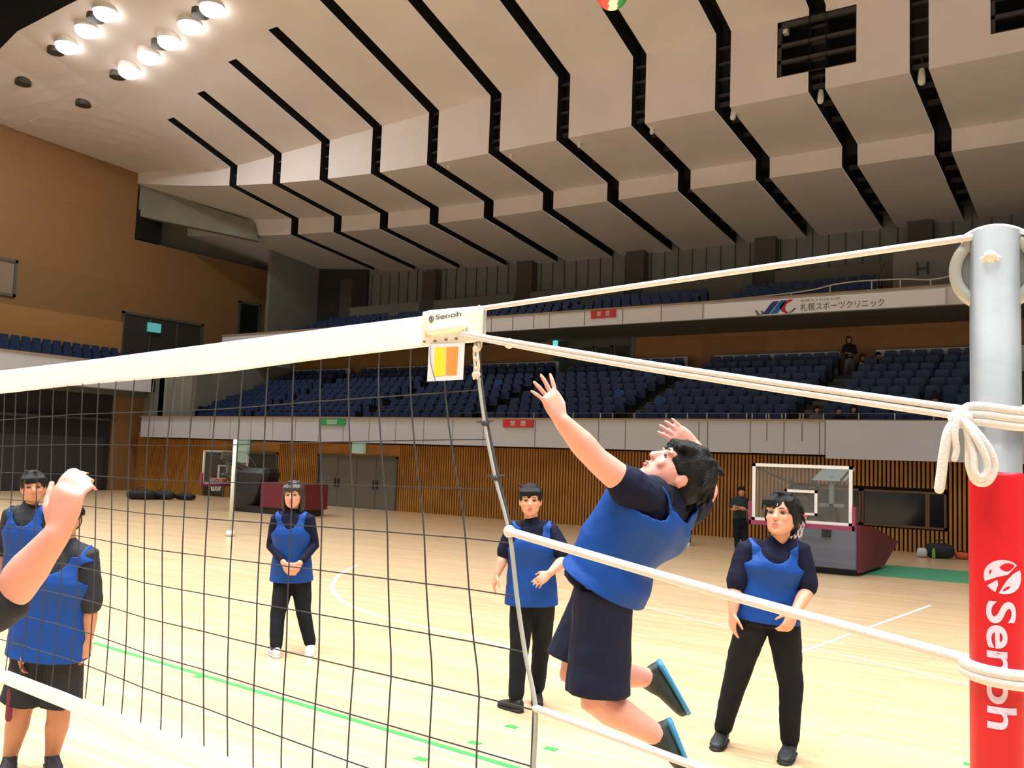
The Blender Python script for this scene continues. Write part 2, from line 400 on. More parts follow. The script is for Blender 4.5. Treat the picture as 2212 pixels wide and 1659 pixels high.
def door_y(x0, x1, n, leaves, m, z1=1.84):
    bm = B(); t = 0.07
    box(bm, (x0, 24.12, 0), (x0+t, 24.3, z1)); box(bm, (x1-t, 24.12, 0), (x1, 24.3, z1)); box(bm, (x0, 24.12, z1-t), (x1, 24.3, z1))
    o = struct('door_%d' % n, bm, frame_m)
    for j in range(leaves):
        a = x0+t+(x1-x0-2*t)*j/leaves; b_ = x0+t+(x1-x0-2*t)*(j+1)/leaves
        bm = B(); box(bm, (a+0.01, 24.18, 0.01), (b_-0.01, 24.26, z1-t)); struct('door_leaf', bm, m, o)
        bm = B(); xx = b_-0.12 if j % 2 == 0 else a+0.06; box(bm, (xx, 24.13, .7), (xx+.05, 24.18, 1.0)); struct('door_handle', bm, steel_bar, o)
door_y(-24.85, -21.0, 2, 4, doorg); door_y(-31.3, -30.0, 3, 2, mat('door_dark', (58, 52, 42), .6)); door_y(-28.75, -27.0, 4, 2, mat('door_dark_b', (62, 54, 42), .6))
bm = B(); quad(bm, [(-36, 24.25, 2.24), (26, 24.25, 2.24), (26, 23.7, 2.24), (-36, 23.7, 2.24)]); trim(bm, capm)
bm = B()
for a, b in DOOR: box(bm, (a, 24.19, 1.84), (b, 24.29, 2.3))
trim(bm, slatw)

# ---- lower stand: parapet of separate panels, rail, steps
bm = B(); box(bm, (-35.1, 23.72, 2.29), (-6.44, 23.86, 3.13)); box(bm, (-6.44, 23.60, 2.20), (4.0, 23.86, 3.15)); trim(bm, paper)
bm = B(); box(bm, (-35.12, 23.66, 3.13), (4.0, 23.9, 3.18)); trim(bm, capm)
bm = B()
for px in (1155, 1228, 1292, 1350, 1509, 1528, 1620, 1656, 1693, 1732, 1770, 1782):
    X = onp(px, 940, 1, 23.7).x; lo = 2.3 if px not in (1656, 1732) else 2.62; box(bm, (X-0.012, 23.715, lo), (X+0.012, 23.725, 3.12))
for X in [-34.2+1.22*i for i in range(15)]: box(bm, (X-0.01, 23.715, 2.3), (X+0.01, 23.725, 3.12))
trim(bm, mat('panel_joint', (120, 118, 116), .7))
NR = 9; ROWZ = [2.62+0.295*k for k in range(NR)]
bm = B()
box(bm, (-35.0, 23.86, 2.4), (4, 24.45, ROWZ[0]))
for k in range(NR): box(bm, (-35.0, 24.45+0.75*k, 2.4), (4, 24.45+0.75*(k+1)+(0.9 if k == NR-1 else 0), ROWZ[k]))
trim(bm, concd)
AIS = [(-8.02, -7.12), (-13.5, -12.55), (-19.0, -18.05), (-24.5, -23.55), (-30.4, -29.5)]
bm = B()   # half steps in the aisles
for a, b in AIS:
    for k in range(1, NR): box(bm, (a, 24.45+0.75*k-0.3, ROWZ[k-1]), (b, 24.45+0.75*k, ROWZ[k-1]+0.15))
trim(bm, mat('aisle_step', (112, 114, 102), .85))
# back wall of the lower stand, wood with a recessed door bay
bm = B(); quad(bm, [(-35, 31.8, 4.6), (-19.6, 31.8, 4.6), (-19.6, 31.8, 7.3), (-35, 31.8, 7.3)]); quad(bm, [(-15.95, 31.8, 4.6), (4, 31.8, 4.6), (4, 31.8, 7.3), (-15.95, 31.8, 7.3)])
o = struct('wall_far_upper', bm, woodx)
bm = B(); box(bm, (-19.6, 32.8, 4.6), (-15.95, 33.0, 7.3)); box(bm, (-19.65, 31.75, 4.6), (-19.5, 33, 7.3)); box(bm, (-16.05, 31.75, 4.6), (-15.9, 33, 7.3)); trim(bm, mat('bay_grey', (110, 112, 102), .7))
for j, xx in enumerate((-18.6, -17.75, -16.9)):
    bm = B(); t = .06; box(bm, (xx-.36, 32.7, 5.0), (xx-.36+t, 32.8, 6.6)); box(bm, (xx+.36-t, 32.7, 5.0), (xx+.36, 32.8, 6.6)); box(bm, (xx-.36, 32.7, 6.6-t), (xx+.36, 32.8, 6.6))
    o = struct('door_%d' % (5+j), bm, frame_m); bm = B(); box(bm, (xx-.3, 32.74, 5.0), (xx+.3, 32.79, 6.54)); struct('door_leaf', bm, doord, o)
# low pale panel behind the top row, per block
lowp = mat('low_panel_pale', (226, 232, 226), .6)
bm = B()
for a, b in ((-34.2, -30.55), (-29.3, -24.65), (-23.4, -19.15), (-17.9, -13.65), (-12.5, -8.22), (-6.95, 2)):
    box(bm, (a, 31.28, ROWZ[8]), (b+0.12, 31.36, ROWZ[8]+0.88))
trim(bm, lowp)
# ---- upper balcony
UL = -36.2
bm = B(); box(bm, (UL, 28.5, 6.74), (6, 28.68, 7.28)); trim(bm, mat('parapet_upper', (232, 228, 226), .6))
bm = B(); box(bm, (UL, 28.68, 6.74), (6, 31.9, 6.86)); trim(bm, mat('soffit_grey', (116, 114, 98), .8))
bm = B(); box(bm, (UL, 28.44, 7.28), (6, 28.72, 7.33)); trim(bm, capm)
bm = B()
for X in [onp(px, 690, 1, 28.5).x for px in (800, 870, 935, 1000, 1062, 1108, 1153, 1187, 1263, 1345, 1428, 1518)]: box(bm, (X-0.012, 28.49, 6.76), (X+0.012, 28.51, 7.27))
trim(bm, MATS['panel_joint'])
UZ = [7.10+0.30*k for k in range(4)]
bm = B(); box(bm, (UL, 28.68, 6.86), (6, 30.7, 7.0))
for k in range(4): box(bm, (UL, 30.6+0.8*k, 6.9), (6, 30.6+0.8*(k+1)+(1.3 if k == 3 else 0), UZ[k]))
trim(bm, concd)
# grey front wall of the raised part and the block beside the stairs
bm = B(); box(bm, (-12.2, 30.2, 6.9), (6, 30.5, 7.62)); trim(bm, conc)
bm = B(); box(bm, (-6.35, 30.9, 7.0), (6, 35.4, 9.15)); trim(bm, mat('block_grey', (120, 116, 104), .85))
# low wall behind the top row, piers and wall panels under the ceiling
bm = B()
pier = [-34.6+5.66*i for i in range(8)]
for a, b in zip(pier, pier[1:]): box(bm, (a+0.45, 34.9, 8.3), (b-0.45, 35.0, 9.55))
trim(bm, mat('low_wall_olive', (126, 120, 104), .85))
bm = B()
for a in pier: box(bm, (a-0.42, 35.0, 7.0), (a+0.42, 35.45, 11.1))
trim(bm, mat('pier_brown', (86, 78, 66), .8))
bm = B(); X = -40
while X < 6:
    box(bm, (X-0.015, 35.44, 8.3), (X+0.015, 35.49, 11.3)); X += 0.62
trim(bm, mat('joint_dark', (84, 84, 74), .8))
bm = B(); box(bm, (-37.0, 35.3, 7.0), (-33.4, 35.48, 12.4)); trim(bm, mat('corner_shade', (52, 48, 42), .8))  # dark panel painted in for the shade of the corner recess
# grey side walls closing the left corner of the stands
bm = B(); box(bm, (-37.3, 35.1, 6.9), (-40, 35.45, 12.6)); box(bm, (-35.6, 24.5, 2.4), (-34.7, 31.8, 6.0)); box(bm, (-35.2, 24.5, 2.4), (-32.9, 24.75, 5.6)); trim(bm, conc)
bm = B()
for X in (-34.6, -34.0, -33.4): box(bm, (X-.05, 24.42, 3.1), (X+.05, 24.52, 5.6))
trim(bm, mat('pilaster_light', (150, 148, 136), .8))
bm = B(); box(bm, (-40, 24.2, 4.2), (-35.6, 31.8, 4.6)); box(bm, (-37.2, 31.9, 6.9), (-37.0, 35.4, 12.5)); trim(bm, conc)
bm = B(); box(bm, (-36.4, 24.32, 2.2), (-35.12, 24.6, 6.0)); trim(bm, conc)
# court markings
def band(pts, w, m, z=0.002):
    bm = B(); pts = [Vector(p) for p in pts]; rows = []
    for i, p in enumerate(pts):
        d = (pts[min(i+1, len(pts)-1)]-pts[max(i-1, 0)]); d.z = 0; d.normalize(); n = Vector((-d.y, d.x, 0))*w/2
        rows.append((bm.verts.new((p.x+n.x, p.y+n.y, z)), bm.verts.new((p.x-n.x, p.y-n.y, z))))
    for a, b in zip(rows, rows[1:]): bm.faces.new((a[0], b[0], b[1], a[1]))
    trim(bm, m)
def fl(x, y): return onp(x, y, 2, 0.0)
band(smooth_pts([fl(770, 1222), fl(735, 1240), fl(718, 1268), fl(740, 1298), fl(790, 1322), fl(860, 1342), fl(960, 1365), fl(1090, 1396), fl(1230, 1450)]), 0.06, white_line)
band([fl(200, 1388), fl(1100, 1655)], 0.055, green_line); band([fl(1100, 1655), fl(1100, 1655)+(fl(1100, 1655)-fl(200, 1388))], 0.055, green_line)
band([fl(1700, 1420), fl(2010, 1308)], 0.05, white_line, 0.003); band([fl(1240, 1275), fl(2090, 1480)], 0.05, mat('line_faint', (240, 214, 180), .4), 0.0025)
band([(-4.4, 19.2, 0), (4, 19.9, 0)], 2.3, green_band)
for px, py in ((1025, 1605), (910, 1640), (1190, 1618), (1105, 1570), (430, 1462), (2098, 1652)):
    p = fl(px, py); bm = B(); box(bm, (p.x-.045, p.y-.03, 0.0), (p.x+.045, p.y+.03, 0.003)); solo('tape_mark', bm, green_line, None, 'tape mark', (p.x, p.y, 0))
tapes = [o for o in C.objects if o.name.startswith('tape_mark')]
for o, l in zip(tapes, ('green tape mark on the floor, middle of the three right of the net bottom', 'green tape mark on the floor, nearest the bottom edge below the net', 'green tape mark on the floor between the net edge and the jumping player', 'faint green tape mark on the floor just left of the net side rope', 'green tape mark touching the long green court line on the left', 'green tape mark at the foot of the red post pad')): o['label'] = l
# ================================================================== FIXTURES OF THE HALL
def ceil_pt(x, y):
    d = ray(x, y); lo, hi = 10.0, 70.0
    for _ in range(50):
        m = (lo+hi)/2; p = EYE+d*m
        if p.z < z_p1(p.x, p.y): lo = m
        else: hi = m
    return EYE+d*lo
glow = mat('lamp_glow', (255, 255, 255), 0.5, emit=(255, 253, 250), es=9.0)
lampring = mat('lamp_ring', (214, 206, 196), .5)
def disc(bm, c, r, z0, z1, n=20, rx=1.0): loft(bm, [((c[0], c[1], z0), (r*rx, 0, 0), (0, r, 0)), ((c[0], c[1], z1), (r*rx, 0, 0), (0, r, 0))], n)
LP = [(145, 92), (188, 57), (228, 20), (280, 147), (322, 115), (366, 82), (411, 48), (458, 10)]
LL = ['lowest lit lamp of the front row of ceiling lamps, nearest the top left corner', 'second lit ceiling lamp from the lower end of the front row', 'third lit ceiling lamp of the front row, at the top edge',
      'lowest lit lamp of the back row, nearest the slatted strips', 'second lit ceiling lamp from the lower end of the back row', 'middle lit lamp of the five in the back row', 'fourth lit ceiling lamp of the back row', 'topmost lit lamp of the back row at the upper edge']
for (x, y), lab in zip(LP, LL):
    p = ceil_pt(x, y); t = thing('ceiling_lamp', lab, 'ceiling lamp', p, 'lit ceiling lamps')
    bm = B(); disc(bm, p, 0.42, p.z-0.10, p.z+0.25); link('lamp_housing', bm, lampring, t)
    bm = B(); ell(bm, p-Vector((0, 0, .16)), (.40, 0, 0), (0, .40, 0), (0, 0, .26)); link('lamp_glass', bm, glow, t, True)
    a = area('ceiling_lamp_light', (p.x, p.y, p.z-0.50), .6, .6, 110)
for (x, y), lab in zip([(120, 108), (254, 161), (50, 176), (180, 222), (206, 37), (345, 94), (433, 27)],
        ['dark unlit recessed spot below the front row of lamps', 'dark unlit recessed spot below the back row of lamps', 'dark unlit recessed spot nearest the left edge of the picture', 'dark unlit recessed spot lowest above the wooden end wall',
         'dark unlit spot between the second and third lamps of the front row', 'dark unlit spot between the second and third lamps of the back row', 'dark unlit spot between the two topmost lamps of the back row']):
    p = ceil_pt(x, y); bm = B(); disc(bm, p, 0.30, p.z-0.13, p.z+0.1); solo('recessed_spot', bm, mat('spot_dark', (66, 60, 52), .6) if 'spot_dark' not in MATS else MATS['spot_dark'], lab, 'recessed lamp', p, 'unlit recessed spots')
spotw = mat('spot_white', (226, 222, 206), 0.5)
SPX = [(1991, 165, 1.0), (1773, 208, .9), (1584, 245, .85), (1409, 279, .7), (1252, 309, .65), (1105, 333, .6), (970, 356, .6), (843, 376, .55)]
for i, (x, y, k) in enumerate(SPX):
    p = onp(x, y, 1, 26.35)
    t = thing('ceiling_spotlight', ['small white spotlight hanging in the ceiling slot nearest the post', 'small white spotlight in the slot just under the dark louvred opening', 'small white spotlight in the third ceiling slot from the right', 'small white spotlight in the fourth ceiling slot from the right',
              'small white spotlight in the fifth ceiling slot from the right', 'small white spotlight in the sixth ceiling slot from the right', 'small white spotlight above the net end, seventh from the right', 'leftmost and faintest of the small white slot spotlights'][i], 'spotlight', p, 'white spotlights in the ceiling slots')
    bm = B(); tube(bm, [p+Vector((0, .02, .17*k)), p, p-Vector((0, .03, .17*k))], [.085*k, .10*k, .10*k], 12); link('lamp_body', bm, spotw, t, True)
    bm = B(); box(bm, p+Vector((-.02, .05, .1)), p+Vector((.02, .09, .62))); link('bracket', bm, steel_bar, t)
p = onp(1698, 68, 1, 26.2); bm = B(); box(bm, p-Vector((.07, .1, .09)), p+Vector((.07, .1, .09))); solo('small_camera', bm, spotw, 'tiny white box inside the top left of the dark louvred opening', 'camera', p)
p = onp(728, 560, 1, 35.2); bm = B(); ell(bm, p, (.32, 0, 0), (0, .1, 0), (0, 0, .3)); solo('wall_lamp', bm, mat('lamp_warm', (176, 160, 126), .5, emit=(200, 176, 130), es=.25), 'faint round lamp in the dark far corner above the net band', 'lamp', p, smooth=True)

# exit signs
mint = mat('sign_mint', (176, 206, 190), .5, emit=(170, 210, 190), es=.25); tealm = mat('sign_teal', (120, 230, 225), .5, emit=(110, 225, 220), es=.9)
def sign_box(x0, y0, x1, y1, Y, m, lab):
    a = onp(x0, y0, 1, Y); b = onp(x1, y1, 1, Y); bm = B(); box(bm, (a.x, Y-.05, b.z), (b.x, Y+.08, a.z)); c = (a+b)/2
    return solo('exit_sign', bm, m, lab, 'exit sign', c)
sign_box(763, 952, 786, 980, 24.05, mint, 'pale mint exit sign hanging over the wide grey doors at court level')
sign_box(512, 946, 534, 1000, 24.05, mint, 'pale mint hanging sign above the dark doors by the far backboard')
sign_box(1196, 735, 1203, 750, 31.6, tealm, 'small glowing teal exit sign at the left of the recessed door bay')
p = onp(333, 708, 0, -39.8); bm = B(); box(bm, p-Vector((.06, .35, .22)), p+Vector((.06, .35, .22))); solo('exit_sign', bm, mat('sign_teal_b', (110, 190, 190), .5, emit=(90, 180, 180), es=.5), 'teal exit sign over the dark doors in the wooden end wall', 'exit sign', p)

# red and green block signs on the parapets
redm = mat('sign_red', (206, 56, 52), .5); greenm = mat('sign_green', (60, 160, 90), .5); whitem = mat('sign_white', (236, 232, 230), .5)
def plate(x0, y0, x1, y1, Y, m, lab, word, name='wall_sign', wm=None):
    a = onp(x0, y0, 1, Y); b = onp(x1, y1, 1, Y); c = (a+b)/2; t = thing(name, lab, 'sign', c)
    bm = B(); box(bm, (a.x, Y-.015, b.z), (b.x, Y+.012, a.z)); link('plate', bm, m, t)
    w = b.x-a.x; h = a.z-b.z
    for i, ch in enumerate(word):
        text('lettering', ch, (a.x+w*(0.25+0.34*i), Y-.02, b.z+h*.18), (1, 0, 0), (0, 0, 1), h*.64, wm or whitem, t, width=w*.17)
    return t
plate(1087, 905, 1152, 924, 23.56+.12, redm, 'red sign with white characters on the lower white parapet beside the raised hand', '禁煙')
plate(1277, 670, 1330, 685, 28.47, redm, 'red sign with white characters on the upper balcony parapet', '禁煙')
t = plate(690, 904, 745, 919, 23.68, greenm, 'green sign with a pale centre on the lower white parapet behind the net', '')
a = onp(706, 906, 1, 23.66); b = onp(728, 917, 1, 23.66); bm = B(); box(bm, (a.x, 23.655, b.z), (b.x, 23.668, a.z)); link('pale_centre', bm, mat('sign_pale', (150, 196, 168), .5), t)
# banner
Yb = 28.38; a = onp(1522, 657, 1, Yb); b = onp(2042, 655, 1, Yb); c = (a+b)/2
t = thing('advertising_banner', 'long white banner with blue and red emblem and Japanese lettering on the upper balcony', 'banner', c)
zt, zb = a.z-.005, a.z-.485
bm = B(); box(bm, (a.x, Yb, zb), (b.x, Yb+.04, zt)); link('banner_sheet', bm, mat('banner_white', (250, 249, 252), .55), t)
def bp(px, fz): return Vector((onp(px, 670, 1, Yb).x, Yb-.006, zb+(zt-zb)*fz))
def slash(pts, m, nm):
    bm = B(); prism(bm, [bp(x, z) for x, z in pts], (0, .008, 0)); return link(nm, bm, m, t)
slash([(1647, .05), (1662, .05), (1683, .88), (1670, .88), (1664, .72)], mat('logo_navy', (44, 58, 140), .5), 'emblem_stroke')
slash([(1664, .03), (1680, .06), (1700, .9), (1687, .92), (1680, .72)], mat('logo_blue', (20, 120, 190), .5), 'emblem_stroke')
OUT_ = [(1713, .95), (1700, .90), (1689, .70), (1684, .42), (1689, .16), (1701, .0)]; INN_ = [(1709, .80), (1703, .74), (1698, .60), (1696, .42), (1697, .22), (1703, .10)]
mr = mat('logo_red', (206, 40, 66), .5); bm = B()
for q in range(5): prism(bm, [bp(*OUT_[q]), bp(*OUT_[q+1]), bp(*INN_[q+1]), bp(*INN_[q])], (0, .008, 0))
link('emblem_arc', bm, mr, t)
slash([(1703, .02), (1712, .10), (1720, .34), (1716, .36), (1708, .16)], mat('logo_grey', (110, 110, 116), .5), 'emblem_arc')
slash([(1630, .34), (1635, .36), (1640, .12), (1646, .07), (1643, .30), (1648, .32), (1652, .06), (1636, .03)], MATS['logo_grey'], 'emblem_swoosh')
o0 = bp(1729, .12); o1 = bp(1910, .12)
text('lettering', '札幌スポーツクリニック', o0, (1, 0, 0), (0, 0, 1), (zt-zb)*.50, mat('print_dark', (60, 60, 66), .6), t, width=o1.x-o0.x)
o0 = bp(1730, .72); o1 = bp(1814, .72)
text('lettering', '医療法人社団 札幌', o0, (1, 0, 0), (0, 0, 1), (zt-zb)*.16, mat('print_grey', (130, 124, 124), .6), t, width=o1.x-o0.x)
# H block letter
hp = onp(1980, 595, 1, 30.85); hl = text('block_letter', 'H', (hp.x, 30.85, hp.z), (1, 0, 0), (0, 0, 1), .42, mat('print_black', (40, 38, 36), .6), None, width=.36)
tag(hl, 'dark letter H on the grey wall of the upper stand', 'letter')

# rails
rail_m = mat('rail_cream', (196, 190, 170), .4); glassr = mat('rail_glass', (190, 188, 176), .2, alpha=.25)
t = thing('guard_rail', 'low rail of short pale posts along the top of the lower parapet', 'rail', (-8, 23.8, 3.18))
bm = B()
for px in (1153, 1238, 1297, 1324, 1370, 1439, 1485, 1527, 1573, 1613, 1625, 1655, 1661, 1689, 1697, 1728, 1735, 1779, 1855, 1933, 2017):
    X = onp(px, 900, 1, 23.8).x; bm = B(); box(bm, (X-.012, 23.79, 3.17), (X+.012, 23.81, 3.34)); link('post', bm, rail_m, t)
bm = B(); box(bm, (-18.2, 23.795, 3.335), (-2.5, 23.805, 3.345)); link('top_bar', bm, mat('rail_dim', (120, 122, 124), .5), t)
t = thing('guard_rail', 'curving pale handrail above the banner on the upper balcony', 'rail', (-8, 28.6, 7.33))
pts = [onp(x, y, 1, 28.6) for x, y in ((1548, 650), (1620, 643), (1700, 634), (1760, 625), (1800, 615), (1860, 607), (1950, 603), (2010, 604), (2060, 595))]
bm = B(); tube(bm, smooth_pts(pts, 4), .022, 6); link('top_bar', bm, rail_m, t)
for i, (x, y) in enumerate(((1548, 650), (1709, 633), (1793, 618), (1883, 606), (1945, 604), (2010, 604))):
    q = onp(x, y, 1, 28.6); bm = B(); tube(bm, [q, Vector((q.x, q.y, 7.3))], .022, 6); link('post', bm, rail_m, t)
t = thing('stair_rail', 'yellowish sloping stair rail beside the upper seats', 'rail', onp(1900, 600, 1, 31.2))
bm = B(); q0, q1 = onp(1893, 604, 1, 31.2), onp(1912, 566, 1, 33.0); tube(bm, [q0, q1], .03, 6); link('hand_bar', bm, mat('rail_yellow', (150, 120, 60), .5), t)
for f in (0.05, .5, .95):
    q = q0.lerp(q1, f); bm = B(); tube(bm, [q, q-Vector((0, 0, .5))], .02, 6); link('post', bm, MATS['rail_yellow'], t)

# ---- stadium seats
def seat_mesh(bm):
    w = .196
    # curved back with rounded upper corners
    prof = [(-w, .34), (w, .34), (w+.004, .60), (w-.01, .76), (w-.045, .815), (-w+.045, .815), (-w+.01, .76), (-w-.004, .60)]
    prism(bm, [(x, -.02-.06*(z-.34)+(.02 if abs(x) > .15 else 0), z) for x, z in prof], (0, .05, 0), 0)
    # folded pan
    prof = [(-w+.01, .30), (w-.01, .30), (w-.01, .60), (w-.05, .66), (-w+.05, .66), (-w+.01, .60)]
    prism(bm, [(x, -.115+.05*(z-.3), z) for x, z in prof], (0, .055, 0), 0)
    for s in (-1, 1):
        box(bm, (s*.208-.010, -.14, 0.02), (s*.208+.010, .05, .58), 1)
        box(bm, (s*.208-.012, -.26, .56), (s*.208+.012, .04, .60), 1)
def seat_proto(m):
    me = bpy.data.meshes.new('stadium_seat'); bm = B(); seat_mesh(bm); bmesh.ops.recalc_face_normals(bm, faces=bm.faces); bm.to_mesh(me); bm.free(); me.materials.append(m); me.materials.append(seatk); return me
SEATME, SEATBR = seat_proto(seatm), seat_proto(seatb)
lower = []
def fill(a, b, n):
    p = (b-a-.06)/n
    return [a+p*(i+.5)+(.06 if i >= n//2 else 0) for i in range(n)]
blocks = [(-34.1, -30.4, 8), (-29.5, -24.5, 11), (-23.55, -19.0, 10), (-18.05, -13.5, 10), (-12.55, -8.02, 10), (-7.12, -2.55, 10)]
for k in range(NR):
    for a, b, n in blocks:
        for X in fill(a, b, n): lower.append((X, 25.02+.75*k, ROWZ[k], k))
upper = []
for k in range(4):
    for a, b, n in ((-34.3, -30.2, 10), (-29.6, -24.8, 12), (-24.1, -19.4, 11), (-18.7, -13.65, 12), (-12.15, -7.25, 12)):
        for X in fill(a, b, n): upper.append((X, 31.15+.8*k, UZ[k], k))
SITS = [(1863, 772, 8), (1897, 768, 8), (2019, 862, 2), (1764, 884, 0), (1812, 886, 0), (1843, 883, 0), (2103, 872, 1)]
def taken(q):
    for x, y, r_ in SITS:
        if q[3] == r_ and abs(q[0]-onp(x, y, 1, 24.9+.75*r_).x) < .31: return True
    return False
lower = [q for q in lower if not taken(q)]
vis = [q for q in lower if 20 < proj((q[0], q[1], q[2]+.6))[0] < 2096]
vis.sort(key=lambda q: depth_of((q[0], q[1], q[2]+.6)))
ind = vis[:300]; rest = [q for q in lower if q not in ind and proj((q[0], q[1], q[2]+.6))[0] < 2100]+upper
brightpx = [(1063+8, 813), (1402, 818), (1348, 860), (1440, 872)]
brights = set()
for bx, by in brightpx:
    q = min(range(300), key=lambda i: (proj((ind[i][0], ind[i][1], ind[i][2]+.6))[0]-bx)**2+(proj((ind[i][0], ind[i][1], ind[i][2]+.6))[1]-by)**2); brights.add(q)
ORD = ['front', 'second', 'third', 'fourth', 'fifth', 'sixth', 'seventh', 'eighth', 'top']
NTH = ['first', 'second', 'third', 'fourth', 'fifth', 'sixth', 'seventh', 'eighth', 'ninth', 'tenth', 'eleventh', 'twelfth']
BLK = ['far left block', 'block above the grey doors', 'block behind the net tag', 'block behind the raised hand', 'block above the jumper', 'block beside the post']
for i, (X, Y, Z, k) in enumerate(ind):
    br = i in brights
    o = bpy.data.objects.new('stadium_seat', SEATBR if br else SEATME); o.location = (X, Y, Z); C.objects.link(o)
    bi = [n for n, (a, b, _) in enumerate(blocks) if a < X < b][0]; a, b, n = blocks[bi]; sx_ = min(range(n), key=lambda q: abs(fill(a, b, n)[q]-X))
    tag(o, '%s seat, %s row, %s from the left, in the %s' % ('brighter blue' if br else 'navy folded', ORD[k], NTH[sx_], BLK[bi]), 'seat', 'navy folding seats of the lower stand')
# everything beyond the 300 nearest
bm = B()
def addseat(bm, X, Y, Z, ang=0, sx=1.0):
    t_ = bmesh.new(); seat_mesh(t_); M = Matrix.Translation((X, Y, Z)) @ Matrix.Rotation(ang, 4, 'Z') @ Matrix.Diagonal((sx, 1, 1, 1)); bmesh.ops.transform(t_, matrix=M, verts=t_.verts)
    me = bpy.data.meshes.new('tmp'); t_.to_mesh(me); t_.free(); bm.from_mesh(me); bpy.data.meshes.remove(me)
for X, Y, Z, k in rest: addseat(bm, X, Y, Z, 0, .87 if Y > 31 and Z > 7 else 1.0)
for k in range(5):
    for j in range(34): addseat(bm, -36.05-.85*k, 9.8+.46*j, 4.40+.3*k, math.pi/2)
solo('stadium_seat', bm, [seatm, seatk], 'remaining rows of navy seats in the upper, far and left end stands', 'seat', (-20, 30, 5), 'distant seat rows', kind='stuff')

